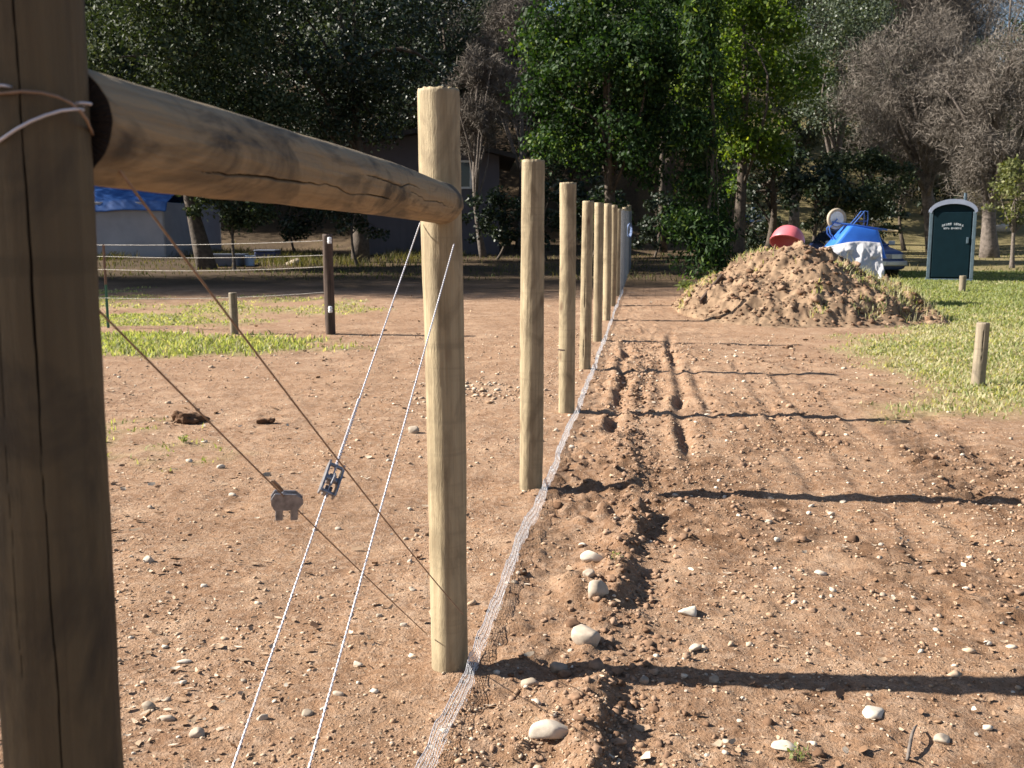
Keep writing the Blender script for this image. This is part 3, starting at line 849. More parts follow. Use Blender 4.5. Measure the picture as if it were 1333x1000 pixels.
ST = [
    (718, 970, 64, .6, .50, .86, 'large long whitish stone at the foot of the dirt ridge, near the bottom edge'),
    (776, 792, 36, .8, .9, .62, 'rounded tan stone perched on the dirt ridge, lowest of its small cluster'),
    (764, 842, 42, .7, .95, .72, 'upright cream stone leaning on the ridge just above the nearest post shadow'),
    (898, 800, 32, .8, .6, .95, 'pale cream stone alone on tilled dirt right of the dark furrow'),
    (1137, 932, 34, .8, .62, 1.0, 'brightest white stone, just below the broad nearest shadow at right'),
    (1021, 974, 36, .75, .3, .85, 'flat oval pale stone near the bottom edge, left of the white one'),
    (727, 872, 28, .9, .7, .3, 'dark grey round stone lying within the nearest post shadow'),
    (691, 892, 27, .8, .75, .5, 'round grey tan pebble just below the nearest shadow beside the mesh'),
    (839, 886, 14, .9, .9, .35, 'small grey stone standing inside the broad shadow'),
    (929, 887, 15, .9, .9, .4, 'small brown grey stone breaking the upper edge of the broad shadow'),
    (905, 845, 18, .9, .8, .75, 'small greyish white stone between cream stone and the broad shadow'),
    (1228, 965, 26, .8, .55, .6, 'tan stone at lower right, right of the brightest white stone'),
    (342, 938, 18, .7, .7, .7, 'small pale angular stone just right of the bright twisted wire foot'),
    (258, 958, 24, .8, .7, .6, 'buff stone on smooth dirt at lower left, lowest there'),
    (218, 934, 24, .6, .5, .65, 'long low buff stone on smooth dirt between near post and wires'),
    (193, 922, 20, .8, .8, .4, 'greyish stone with dark shadow close to the near post'),
    (240, 862, 20, .4, .3, .95, 'thin white chip of stone on the smooth dirt by near post'),
    (194, 734, 15, .9, .8, .75, 'small pale stone right of the near post at mid height'),
    (770, 742, 30, .5, .6, .95, 'white slab-like stone on the far half of the dirt ridge'),
    (766, 766, 17, .9, .9, .7, 'small tan stone touching the top of the rounded tan one'),
    (1068, 748, 17, .8, .6, .85, 'pale stone in the middle of the tilled dirt at right'),
    (538, 563, 16, .8, .9, .5, 'pinkish stone touching the left side of the tall pale post'),
    (466, 863, 16, .7, .7, .9, 'pale chip of stone between the two bright wires'),
    (441, 905, 17, .7, .5, .6, 'pinkish flat stone just right of the second bright wire'),
    (400, 930, 18, .9, .9, .35, 'brown round clod right at the lower end of the second bright wire'),
]
for i, s_ in enumerate(ST): stone(*s_, 300 + i)
# many look-alike small stones
for i in range(70):
    if i < 44: px, py = rng.uniform(620, 1320), rng.uniform(560, 990)
    else: px, py = rng.uniform(165, 540), rng.uniform(520, 985)
    stone(px, py, rng.uniform(6, 12), rng.uniform(.7, 1), rng.uniform(.5, .8), rng.uniform(.45, 1), 'small pale stone lying loose on the brown dirt', 400 + i, 'small_stone', 'small loose stones on the dirt', sub=2)
# dark clods at the left
def clod(px, py, w, lab, seed):
    p = at(px, py); o = stone(px, py, w, .6, .38, .5, lab, seed, 'dirt_clod', None, 'clod', .1, 4)
    o.data.materials.clear(); o.data.materials.append(M['clod'])
    me = o.data; v = np.zeros(len(me.vertices) * 3, np.float32); me.vertices.foreach_get('co', v); v = v.reshape(-1, 3)
    r0 = np.abs(v).max(); v *= (1 + .35 * fbm(v[:, 0] / r0 * 3 + seed, v[:, 1] / r0 * 3 + v[:, 2] / r0 * 2, 1, 3, seed))[:, None]
    me.vertices.foreach_set('co', v.ravel()); me.attributes['tone'].data.foreach_set('value', np.full(len(v), .12, np.float32))
clod(243, 549, 50, 'dark brown dirt clod behind the crossing of the lower rusty wire', 501)
clod(348, 551, 24, 'small dark dirt clod right of the bigger dark clod', 502)

# ------------------------------------------------------------------ dirt mound at the right
MY = 18.5
SK = [(886, 397), (898, 388), (914, 375), (938, 356), (962, 341), (985, 328), (1005, 322), (1040, 321), (1060, 327), (1080, 338), (1100, 351), (1126, 364), (1152, 372), (1168, 377), (1180, 388), (1190, 402)]
skx = np.array([(p[0] - CX) / F * MY for p in SK]); skz = np.array([CAMH - (p[1] - 310) / F * MY for p in SK])
skh = np.maximum(skz - H0(skx, np.full(len(skx), MY)), .0)
def mound_h(x, y):
    x = np.asarray(x, float); y = np.asarray(y, float)
    xw = x + .12 * fbm(x, y, .9, 2, 211)
    p = np.interp(xw, skx, skh, left=-.3, right=-.3)
    wd = np.where(y < MY, 2.75, 2.5) * (.72 + .28 * np.clip(p / .9, 0, 1))
    t = (y - MY) / wd
    b = np.clip(1 - np.abs(t) ** 1.7, -.5, 1)
    h = np.where((b > 0) & (p > 0), p * b, -.3)
    rough = np.clip(h * 4, 0, 1)
    h = h + rough * (.085 * fbm(x, y, 1.8, 3, 221) +   .085 * np.maximum(fbm(x, y, 4.2, 3, 231), -.35) + .035 * fbm(x, y, 15, 2, 241))
    return h
mx = np.arange(2.2, 8.6, .026); my = np.arange(15.2, 21.6, .03)
XX, YY = np.meshgrid(mx, my)
hh = mound_h(XX, YY); edge = ss(.0, .08, hh)
v = np.stack([XX, YY, H(XX, YY) + np.where(hh > 0, hh, np.maximum(hh, -.12)) - .03], -1).reshape(-1, 3)
fc = grid_faces(len(my), len(mx)); keep = (hh.ravel()[fc] > -.05).any(1)
fc = fc[keep]; used = np.unique(fc); mp_ = np.zeros(len(v), np.int64); mp_[used] = np.arange(len(used))
M['mound'] = plain('mound_dirt', (.29, .20, .13), (.105, .068, .044), .95, 4.5, bumpd=.03, spec=.1)
ctr = np.array([5.0, MY, 0.2])
mound = link('dirt_mound', np_mesh('dirt_mound', v[used] - ctr, mp_[fc]), M['mound']); mound.location = ctr
tag(mound, 'big heap of brown dirt and torn up sods between the tilled strip and the lawn', 'dirt pile')
def mz(x, y): return H(x, y) + np.maximum(mound_h(x, y), 0) - .03
n = 7500
x = rng.uniform(2.6, 8.1, n); y = rng.uniform(15.6, 20.6, n); k = mound_h(x, y) > .05; x, y = x[k], y[k]
sz = np.clip(rng.lognormal(-4.3, .65, len(x)), .008, .085)
pp = np.stack([x, y, mz(x, y)], -1)
o = link('clods', stones('clods', pp - ctr, sz, np.clip(rng.normal(.46, .3, len(x)), 0, 1), .62, .55, .7, True), M['clod'], mound, smooth=False); o['kind'] = 'stuff'
x = rng.uniform(2.4, 8.1, 16000); y = rng.uniform(15.4, 20.6, 16000)
k = (mound_h(x, y) > .03) & (fbm(x, y, 1.1, 3, 251) > .5); x, y = x[k], y[k]
blades('mound_weeds', x, y, rng.uniform(.03, .11, len(x)), .010 + 0 * x, rng.choice([.2, .5, .85, 1.0], len(x), p=[.25, .2, .3, .25]), mz(x, y))
bpy.data.objects['mound_weeds']['kind'] = 'stuff'
# sods with straggling roots on the right shoulder
x = rng.normal(7.0, .55, 900); y = rng.normal(17.6, .8, 900); k = mound_h(x, y) > .05; x, y = x[k], y[k]
blades('mound_straw', x, y, rng.uniform(.08, .22, len(x)), .006 + 0 * x, rng.uniform(.8, 1, len(x)), mz(x, y))
# dark plank sticking out of the heap
def mound_pt(px, py):
    for Y in np.arange(15.3, 19.5, .02):
        p = P(px, py, Y)
        if p.z < float(mz(p.x, p.y)): return p
    return P(px, py, 17.5)
a, b = mound_pt(914, 392), mound_pt(938, 363)
mb = MB(); L = (b - a).length
o = MB().box((-.045, -.02, -L / 2 - .1), (.045, .02, L / 2 + .05), .006).build('plank', M['tarpost'], None)
o.location = (a + b) / 2 + Vector((0, -.03, .03)); o.rotation_mode = 'QUATERNION'; o.rotation_quaternion = (b - a).to_track_quat('Z', 'X')
tag(o, 'short dark plank sticking out of the left slope of the dirt heap', 'plank')

# ------------------------------------------------------------------ red tub on the heap
M['redtub'] = plain('red_plastic', (.56, .14, .16), (.48, .11, .13), .36, 5)
c = P(1024, 313, 19.1)
prof = []
for i in range(15):
    a = i / 14 * math.pi / 2; prof.append((.315 * math.sin(a) ** .8, .33 * math.cos(a)))
inn = [(r * .965, z - .012) for r, z in prof[::-1]]
axis = Vector((.30, .42, .86)).normalized()
m4 = axis.to_track_quat('Z', 'Y').to_matrix().to_4x4()
tub = MB().lathe(prof + [(.333, .0), (.333, -.02), (.312, -.022)] + inn, 48).build('plastic_tub', M['redtub'], None, True)
tub.matrix_world = Matrix.Translation(c + Vector((0, -.05, -.05))) @ m4
tag(tub, 'red round plastic tub turned upside down on top of the dirt heap', 'tub')

# ------------------------------------------------------------------ overturned wheelbarrow
WY = 20.5
M['blue'] = plain('blue_paint', (.035, .16, .62), (.025, .12, .50), .35, 4)
M['blueframe'] = plain('blue_steel', (.05, .14, .42), (.04, .10, .32), .4, 6)
M['tan'] = plain('tan_rubber', (.42, .34, .25), (.30, .25, .19), .7, 8)
M['rimw'] = plain('pale_hub', (.72, .74, .78), (.6, .62, .66), .4, 8)
M['grip'] = plain('wooden_grip', (.52, .40, .24), (.40, .29, .16), .6, 12)
base = P(1115, 318, WY); gz0 = float(mz(base.x, WY))
wb = thing('wheelbarrow', 'blue wheelbarrow lying upside down behind the dirt heap, its wheel in the air', 'wheelbarrow', (base.x, WY, gz0))
O = Vector((base.x, WY, gz0))
def WP(px, py, dy=0):
    p = P(px, py, WY); return Vector((p.x, WY + dy, p.z)) - O
rim_l, rim_r, fl_l, fl_r = WP(1068, 333), WP(1147, 335), WP(1101, 294), WP(1139, 299.5)
def ring4(l, r, hy, inset=0):
    pts = []; l = l + Vector((inset, 0, 0)); r = r - Vector((inset, 0, 0)); hy -= inset
    for (cx, cy, a0) in ((r, 1, 0), (l, 1, 90), (l, -1, 180), (r, -1, 270)):
        for k in range(6):
            an = R(a0 + k * 18); rad = .09
            sx = 1 if cx is r else -1
            pts.append(Vector((cx.x - sx * rad + rad * math.cos(an), cy * (hy - rad) + rad * math.sin(an), cx.z + 0)))
    return pts
mid = lambda t: (rim_l.lerp(fl_l, t), rim_r.lerp(fl_r, t))
rings = [ring4(rim_l - Vector((.02, 0, .015)), rim_r + Vector((.02, 0, -.015)), .37), ring4(rim_l, rim_r, .35)]
for t in (.35, .7, .95): rings.append(ring4(*mid(t), .35 - .10 * t))
rings.append(ring4(*mid(1.0), .235)); rings.append(ring4(*mid(1.0), .12, .08))
tb = MB().loft(rings, True).build('tub', M['blue'], wb, True, autosmooth=50)
wc = WP(1089, 285)
wh = MB()
tp = [(.205 + .038 * math.cos(a), .038 * math.sin(a)) for a in [2 * math.pi * k / 12 for k in range(12)]]
mrot = Matrix.Translation(wc) @ Matrix.Rotation(R(12), 4, 'Z') @ Matrix.Rotation(math.pi / 2, 4, 'X')
tp = [(r - .03, z) for r, z in tp]
wheel = MB().lathe(tp, 32, mrot, True).build('wheel', M['tan'], wb, True)
MB().lathe([(.0, .03), (.03, .034), (.035, .018), (.12, .012), (.148, .024), (.150, -.024), (.12, -.012), (.035, -.018), (.03, -.034), (0, -.03)], 32, mrot).build('rim', M['rimw'], wheel, True)
for s in (-1, 1):
    hy = s * .10
    MB().tube([WP(1082, 289, hy * .4), WP(1092, 291, hy * .7), WP(1102, 292, hy), WP(1130, 296, hy * 1.2), WP(1158, 300.5, hy * 1.5)], .017, 8).build('handle', M['blueframe'], wb, True).rotation_euler = (0, 0, 0)
    MB().tube([WP(1152, 299.6, hy * 1.45), WP(1165, 301.5, hy * 1.55)], .022, 8).build('grip', M['grip'], wb, True)
    MB().tube([WP(1108, 293, hy), WP(1117, 283, hy * 1.05), WP(1123.5, 275, hy * 1.1), WP(1127, 275.5, hy * 1.1), WP(1127.5, 285, hy * 1.05), WP(1126, 295.5, hy)], .011, 8).build('leg', M['blueframe'], wb, True)
    MB().tube([WP(1112, 288.5, hy), WP(1127, 288, hy)], .007, 6).build('brace', M['blueframe'], wb, True)
    MB().tube([wc + Vector((0, s * .06, 0)), WP(1083, 292, hy * .5), WP(1078, 297, hy * .8), WP(1079, 304, hy), WP(1086, 312, hy)], .014, 8).build('fork', M['blueframe'], wb, True)

# ------------------------------------------------------------------ grey plastic sheet
M['sheet'] = plain('grey_plastic_sheet', (.50, .49, .50), (.38, .37, .39), .45, 3)
top = [(1066, 323), (1078, 321), (1092, 318), (1105, 315.5), (1118, 314.5), (1132, 315), (1146, 316.5), (1152, 318.5)]
bot = [(1070, 336), (1085, 345), (1100, 354), (1114, 360), (1128, 365), (1140, 366), (1150, 366), (1160, 366)]
nu, nv = 120, 60
us = np.linspace(0, 1, nu); tx = np.interp(us, np.linspace(0, 1, 8), [p[0] for p in top]); ty = np.interp(us, np.linspace(0, 1, 8), [p[1] for p in top])
bx = np.interp(us, np.linspace(0, 1, 8), [p[0] for p in bot]); by = np.interp(us, np.linspace(0, 1, 8), [p[1] for p in bot])
V = []
for j in range(nv):
    t = j / (nv - 1) * 1.35 - .35                       # negative: the part folded back over the top
    for i in range(nu):
        if t >= 0:
            px = tx[i] + (bx[i] - tx[i]) * t; py = ty[i] + (by[i] - ty[i]) * t; Y = 19.98 - .32 * t
        else:
            px, py, Y = tx[i], ty[i] + .3 * t, 19.98 - t * .9
        p = P(px, py, Y)
        w = us[i] * 5.5 + (t if t > 0 else 0) * 2.6        # folds running down to the left
        fold = .075 * (1 - abs((w * .8 + .9 * float(n2(us[i] * 3, t * 2, 261))) % 2 - 1)) + .045 * float(n2(us[i] * 8 + t * 4, t * 1.5, 262)) + .05 * abs(float(n2(us[i] * 7 + t * 5, t * 3 - us[i] * 4, 264))) + .012 * float(n2(us[i] * 27, t * 15, 263))
        corner = max(0, us[i] - .86) / .14                # wraps round the right side
        V.append((p.x, p.y - fold * min(1, max(.15, t * 3 + .3)) + corner * .45, p.z))
o = link('plastic_sheet', np_mesh('plastic_sheet', V, grid_faces(nv, nu)), M['sheet'])
sm = o.modifiers.new('thickness', 'SOLIDIFY'); sm.thickness = .004
tag(o, 'crumpled grey plastic sheet draped in front of the upturned wheelbarrow', 'plastic sheet')

# ------------------------------------------------------------------ parked car behind
M['carpaint'] = plain('navy_paint', (.035, .06, .17), (.03, .05, .145), .3, 3)
M['glass'] = plain('dark_glass', (.02, .028, .045), (.018, .025, .04), .08, 3)
M['lamp'] = plain('lamp_glass', (.55, .55, .55), (.42, .42, .42), .2, 10)
M['chrome'] = plain('pale_trim', (.42, .42, .45), (.32, .32, .35), .35, 8, metal=.5)
M['rubber'] = plain('black_rubber', (.022, .022, .023), (.015, .015, .016), .7, 12)
M['plate'] = plain('plate_white', (.6, .6, .56), (.52, .52, .48), .5, 6)
cc = P(1143.5, 330, 28.0); cgz = hz(cc.x, 28.0)
car = thing('parked_car', 'dark blue car parked in the shade behind the wheelbarrow, seen head-on', 'car', (cc.x, 28, cgz), R(2))
def sec(y, hw, z0, z1, tw, r=.12):
    """rounded cross section at length y: hw half width at the bottom, tw half width at the top"""
    pts = []
    for (sx, sz, a0) in ((1, 1, 0), (-1, 1, 90), (-1, -1, 180), (1, -1, 270)):
        for k in range(5):
            a = R(a0 + k * 22.5); w = tw if sz > 0 else hw
            pts.append(Vector((sx * (w - r) + r * math.cos(a), y, (z1 - r if sz > 0 else z0 + r) + r * math.sin(a))))
    return pts
MB().loft([sec(-.02, .70, .34, .70, .66, .10), sec(.05, .80, .26, .76, .74, .12), sec(.55, .83, .22, .83, .77), sec(1.15, .84, .22, .90, .80), sec(3.0, .84, .22, .92, .80), sec(3.9, .82, .24, .90, .78), sec(4.15, .74, .34, .84, .70)]).build('body', M['carpaint'], car, True)
MB().loft([sec(1.12, .76, .84, .93, .74, .04), sec(1.72, .74, .84, 1.33, .60, .06), sec(2.2, .74, .84, 1.38, .60, .06), sec(3.0, .74, .84, 1.35, .58, .06), sec(3.75, .74, .84, .95, .70, .04)]).build('cabin', M['carpaint'], car, True)
def pane(name, pts, thick, mat_, par):
    pts = [Vector(p) for p in pts]; nn = (pts[1] - pts[0]).cross(pts[2] - pts[0]).normalized() * thick
    return MB().loft([[p for p in pts], [p + nn for p in pts]]).build(name, mat_, par)
pane('windscreen', [(-.66, 1.19, .97), (.66, 1.19, .97), (.54, 1.64, 1.29), (-.54, 1.64, 1.29)], .02, M['glass'], car)
for s in (-1, 1):
    pane('side_window', [(s * .755, 1.35, .96), (s * .755, 3.4, .98), (s * .63, 3.0, 1.29), (s * .63, 1.8, 1.29)], .012 * s, M['glass'], car)
    h = MB().box((s * .52 - .15, -.035, .555), (s * .52 + .15, .06, .685), .02).build('headlight', M['lamp'], car)
    MB().box((s * .72 - .05, -.01, .56), (s * .72 + .05, .08, .68), .015).build('indicator', M['grip'], car)
    mi = MB().box((s * .93 - .09, 1.33, .93), (s * .93 + .09, 1.41, 1.05), .02).build('wing_mirror', M['lamp'], car)
    MB().tube([(s * .78, 1.38, .95), (s * .88, 1.37, .96)], .018, 6).build('stalk', M['carpaint'], mi)
    for yy_ in (.78, 3.35):
        mm = Matrix.Translation((s * .74, yy_, .30)) @ Matrix.Rotation(math.pi / 2, 4, 'Y')
        w_ = MB().lathe([(.19, -.09), (.28, -.085), (.30, -.06), (.30, .06), (.28, .085), (.19, .09)], 28, mm).build('wheel', M['rubber'], car, True)
        MB().lathe([(0, .075), (.05, .08), (.06, .055), (.18, .06), (.2, .085), (.2, -.085), (.18, -.06), (.06, -.055), (0, -.075)], 24, mm).build('rim', M['chrome'], w_, True)
gr = MB()
for k in range(5): gr.box((-.36, -.035, .565 + k * .025), (.36, .03, .578 + k * .025))
gr.build('grille', M['chrome'], car)
MB().box((-.80, -.11, .36), (.80, .06, .50), .03).build('bumper', M['chrome'], car)
MB().box((-.18, -.122, .375), (.18, -.108, .485), .004).build('number_plate', M['plate'], car)

# ------------------------------------------------------------------ portable toilet
M['teal'] = plain('dark_teal_plastic', (.003, .016, .024), (.002, .012, .018), .6, 5, spec=.12)
M['tealedge'] = plain('teal_trim', (.09, .13, .165), (.06, .09, .115), .45, 8)
M['white'] = plain('white_plastic_roof', (.26, .29, .38), (.20, .23, .31), .4, 6)
M['lettering'] = plain('white_lettering', (.55, .6, .66), (.45, .5, .56), .6, 20)
tc = at(1235.5, 366); tY = tc.y; pm = tY / F
toi = thing('portable_toilet', 'dark teal portable toilet with arched white roof standing on the grass edge', 'toilet', tc, R(-21))
tw, th, arch = 57 * pm / 2 * .97, (366 - 277) * pm, 14 * pm
def arch_pts(hw, z, a, n=18): return [(hw * math.cos(math.pi * k / n), z + a * math.sin(math.pi * k / n)) for k in range(n + 1)]
MB().prism([(-tw * .96, .06), (tw * .96, .06)] + arch_pts(tw * .96, th - .02, arch * .9), .03, 1.12).build('cabin', M['teal'], toi)
MB().box((-tw - .02, -.02, -.05), (tw + .02, 1.18, .06), .01).build('skid_base', M['tealedge'], toi)
rf = MB(); outer = arch_pts(tw * 1.03, th, arch * 1.12); inner = arch_pts(tw * .93, th - .05, arch * .86)[::-1]
rf.prism(outer + inner, -.06, 1.2); rf.build('roof', M['white'], toi)
for s in (-1, 1):
    MB().box((s * tw * .93 - .045, -.015, .065), (s * tw * .93 + .045, .05, th - .01), .012).build('corner_post', M['tealedge'], toi)
dr = MB().box((-tw * .80, -.012, .10), (tw * .80, .029, th - .02), .01)
door = dr.build('door', M['teal'], toi)
MB().box((tw * .62, -.035, 1.0), (tw * .72, -.013, 1.16), .006).build('handle', M['tealedge'], door)
lt = MB()                                              # two short lines of small worn white letters
def letters(row, n_, x0, x1, z, curve, h):
    for i in range(n_):
        if i == row: continue
        xx = x0 + (x1 - x0) * i / (n_ - 1); u = (xx - (x0 + x1) / 2) / ((x1 - x0) / 2); zz = z - curve * u * u
        w_ = (x1 - x0) / n_ * .36
        k = (i * 7 + n_) % 4
        lt.box((xx - w_, -.016, zz), (xx - w_ * .45, -.0125, zz + h))
        if k != 1: lt.box((xx - w_ * .44, -.016, zz + h * .78), (xx + w_ * .5, -.0125, zz + h))
        if k != 2: lt.box((xx + w_ * .51, -.016, zz), (xx + w_, -.0125, zz + h))
        if k in (0, 2): lt.box((xx - w_ * .44, -.016, zz + h * .4), (xx + w_ * .5, -.0125, zz + h * .58))
letters(5, 11, -.24, .24, th - .36, .045, .06)
letters(4, 12, -.20, .20, th - .47, .0, .045)
lt.build('lettering', M['lettering'], door)
MB().tube([(tw * .55, .9, th + arch * .6), (tw * .55, .9, th + arch + .22)], .04, 10).build('vent_pipe', M['tealedge'], toi, True)

# ------------------------------------------------------------------ small posts and the left wire fence
def short_post(name, px, yb, yt, wpx, lab, mat_, seed, cat='post', lean=0):
    p = at(px, yb); r = wpx / F * p.y / 2; h = P(px, yt, p.y).z - p.z
    o = link(name, log_mesh(name, r, h + .3, 60, 60, seed, .03, [(.3, h + .3, facing(p) + .3, .1, .004, .012)], wob=.005), M[mat_])
    o.location = (p.x, p.y, p.z - .3); o.rotation_euler = (0, R(lean), 0)
    return tag(o, lab, cat), p, h
short_post('marker_post', 1272, 502, 420, 17, 'short brown grey wooden post standing in the lawn at the right', 'oldpost', 61, lean=.8)
short_post('marker_post', 1252, 380, 359, 8.5, 'stubby pale wooden post in the grass in front of the portable toilet', 'oldpost', 62)
short_post('marker_post', 305, 435, 381, 11, 'short grey wooden post in the bright grass strip at the left', 'oldpost', 63)
dp, dpp, dph = short_post('strainer_post', 430, 435, 305, 13, 'tall dark brown post where the left wire fence ends', 'tarpost', 64)
M['tpost'] = plain('green_steel', (.07, .19, .12), (.05, .14, .09), .5, 8)
M['tpostr'] = plain('rusty_steel', (.26, .16, .11), (.17, .10, .075), .7, 10)
tp_ = at(141, 427); tt_ = P(140, 318, tp_.y)
T = thing('steel_post', 'thin green and rusty steel post left of the short grey post', 'post', tp_)
hgt = tt_.z - tp_.z
MB().box((-.02, -.004, -.2), (.02, .004, hgt * .52)).box((-.004, -.03, -.2), (.004, -.0042, hgt * .52)).build('lower_stake', M['tpost'], T)
MB().box((-.02, -.004, hgt * .52), (.02, .004, hgt)).box((-.004, -.03, hgt * .52), (.004, -.0042, hgt)).build('upper_stake', M['tpostr'], T)
M['wirel'] = plain('weathered_wire', (.5, .47, .43), (.34, .31, .28), .5, 30, metal=.3)
far_l = at(-60, 420)
for i, (ya, yb_) in enumerate(((313, 319), (332, 334), (347, 351), (380, 388))):
    a = P(430, ya, dpp.y - .04); b = P(137, yb_, tp_.y - .03); c_ = b + (b - a) * .6
    pts = []
    for k in range(41):
        t = k / 40; pts.append(a.lerp(b, t) - Vector((0, 0, .10 * t * (1 - t) * (1 + .3 * i))))
    for k in range(1, 16): pts.append(b.lerp(c_, k / 15))
    o = MB().tube(pts, .0042 if i < 3 else .003, 5).build('fence_wire', M['wirel'], None, True, autosmooth=0)
    tag(o, ['topmost wire of the left fence, tied high on the dark brown post', 'second wire of the left fence, just below the topmost', 'third wire of the left fence, at the dark post middle',
            'lowest, thinnest wire of the left fence, just above the grass'][i], 'fence wire', 'wires of the left fence')
for k_, (px_, py_) in enumerate(((429, 313), (430, 403))):
    c_ = P(px_, py_, dpp.y - .085)
    o = MB().lathe([(0, -.05), (.028, -.045), (.034, -.01), (.024, 0), (.034, .012), (.026, .045), (0, .05)], 14).build('insulator', M['rimw'], None, True)
    o.location = c_; tag(o, ['small white insulator near the top of the dark brown left post', 'small white insulator low on the dark brown left post'][k_], 'insulator', 'insulators on the dark post')

# ------------------------------------------------------------------ rope coil on the far posts
M['rope'] = plain('blue_rope', (.20, .27, .46), (.14, .20, .36), .6, 20)
cpos = P(812.5, 300, 27.5)
mb = MB()
for k in range(4):
    rr_ = .16 + .012 * k; mb.tube([Vector((rr_ * .55 * math.cos(a), -.02 - .012 * k, rr_ * 1.25 * math.sin(a))) for a in [2 * math.pi * q / 28 for q in range(29)]], .016, 6)
o = mb.build('rope_coil', M['rope'], None, True); o.location = Vector((FX(27.5) + .09, 27.4, cpos.z)); o.rotation_euler = (0, 0, R(35)); o.scale = (.75, 1, .75)
tag(o, 'small coil of blue rope hanging on the far shaded fence posts', 'rope')

# ------------------------------------------------------------------ canopy shelter at the left
M['bluetarp'] = plain('blue_tarp', (.035, .12, .38), (.02, .075, .26), .4, 2.5)
M['canvas'] = plain('grey_canvas', (.42, .42, .48), (.33, .335, .39), .8, 1.3)
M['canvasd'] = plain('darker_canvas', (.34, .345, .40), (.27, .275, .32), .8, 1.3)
sp_ = at(215, 335); sY = sp_.y; k_ = sY / F
sh = thing('tarp_shelter', 'low shelter with grey canvas sides and a blue tarp roof behind the left fence', 'shelter', (sp_.x, sY, sp_.z))
hgt = P(215, 263, sY).z - sp_.z
def cloth(nm, fn, nu, nv, mat_, par, th=.01):
    V = [fn(i / (nu - 1), j / (nv - 1)) for j in range(nv) for i in range(nu)]
    o = link(nm, np_mesh(nm, V, grid_faces(nv, nu)), mat_, par); s = o.modifiers.new('t', 'SOLIDIFY'); s.thickness = th; return o
def wallfn(x0, y0, x1, y1, h, sd):
    L = math.hypot(x1 - x0, y1 - y0); nx, ny = (y1 - y0) / L, -(x1 - x0) / L
    def f(u, v):
        fo = .05 * float(n2(u * L * 1.1 + v * 1.5, v * 1.2, sd)) + .03 * float(n2(u * L * 3 + v * 3, v * 2, sd + 1))
        return (x0 + (x1 - x0) * u + nx * fo, y0 + (y1 - y0) * u + ny * fo, h * v)
    return f
LW = 5.6; DW = 4.6; sx = 30 * k_
cloth('front_wall', wallfn(-LW, 0, 0, 0, hgt, 271), 90, 40, M['canvas'], sh)
cloth('side_wall', wallfn(0, 0, sx, DW, hgt, 272), 60, 40, M['canvasd'], sh)
cloth('back_wall', wallfn(-LW + sx, DW, sx, DW, hgt, 273), 40, 20, M['canvas'], sh)
cloth('far_wall', wallfn(-LW, 0, -LW + sx, DW, hgt, 274), 40, 20, M['canvas'], sh)
rh = 26 * k_ + .5
def rooff(u, v):
    x = -LW - .15 + (LW + .3) * u + sx * v; y = -.15 + (DW + .3) * v
    z = hgt - .12 + rh * (1 - abs(v * 2 - 1)) ** .8 * (1 - .15 * abs(u * 2 - 1)) - .10 * math.sin(u * math.pi * 4) ** 2 * (1 - abs(v * 2 - 1)) + .05 * float(n2(u * 9, v * 7, 275)) + .02 * float(n2(u * 25, v * 20, 276))
    if v < .02 or v > .98: z -= .25
    return (x, y, z)
cloth('tarp_roof', rooff, 90, 60, M['bluetarp'], sh)
for (x_, y_) in ((0, 0), (-LW, 0), (sx, DW), (-LW + sx, DW)):
    MB().tube([(x_, y_ + .06, -.1), (x_, y_ + .06, hgt)], .03, 8).build('pole', M['chrome'], sh, True)

# ------------------------------------------------------------------ house behind the trees
M['siding'] = plain('lilac_grey_siding', (.105, .097, .118), (.085, .078, .095), .8, 1.2)
M['shingle'] = plain('dark_roof', (.045, .04, .038), (.028, .025, .024), .9, 6)
M['trimw'] = plain('white_trim', (.72, .72, .72), (.6, .6, .6), .6, 5)
hY = 44.0
hp = P(650, 300, hY); hb = hz(hp.x - 2, hY) - .3; km = hY / F
hs = thing('house', 'grey lilac house with a white framed window, half hidden in the trees', 'house', (hp.x, hY, hb), R(2))
wl = 190 * km; wtop = P(600, 203, hY).z - hb
pk = P(540, 176, hY).z - hb
wm = MB(); wm.prism([(-wl, 0), (0, 0), (0, wtop), (-wl * .55, pk), (-wl, pk - .5)], 0, 7.5)
hw_ = wm.build('wall', M['siding'], hs)
bt = MB()
for i in range(int(wl / .3)):
    x_ = -i * .3 - .12
    bt.box((x_ - .015, -.014, 0), (x_ + .015, -.002, min(wtop + (pk - wtop) * min(1, -x_ / (wl * .55)) - .05, pk - .5)))
bt.build('batten', M['siding'], hw_)
sl_ = (pk - wtop) / (wl * .55)
MB().prism([(.7, wtop - .7 * sl_ + .02), (.7, wtop - .7 * sl_ + .2), (-wl * .55, pk + .22), (-wl * .55, pk + .02)], -.55, 8).build('roof', M['shingle'], hs)
MB().prism([(-wl * .55 - .01, pk + .02), (-wl * .55 - .01, pk + .22), (-wl - .6, pk - .42), (-wl - .6, pk - .62)], -.55, 8).build('roof', M['shingle'], hs)
wx0, wx1 = (594 - 650) * km, (615 - 650) * km; wz0, wz1 = P(600, 246, hY).z - hb, P(600, 209, hY).z - hb
wn_ = MB().box((wx0, -.05, wz0), (wx0 + .09, -.004, wz1)).box((wx1 - .09, -.05, wz0), (wx1, -.004, wz1)).box((wx0 + .092, -.05, wz1 - .09), (wx1 - .092, -.004, wz1)).box((wx0 + .092, -.05, wz0), (wx1 - .092, -.004, wz0 + .09)).build('window', M['trimw'], hs)
MB().box((wx0 + .093, -.03, wz0 + .093), (wx1 - .093, -.006, wz1 - .093)).build('pane', M['glass'], wn_)

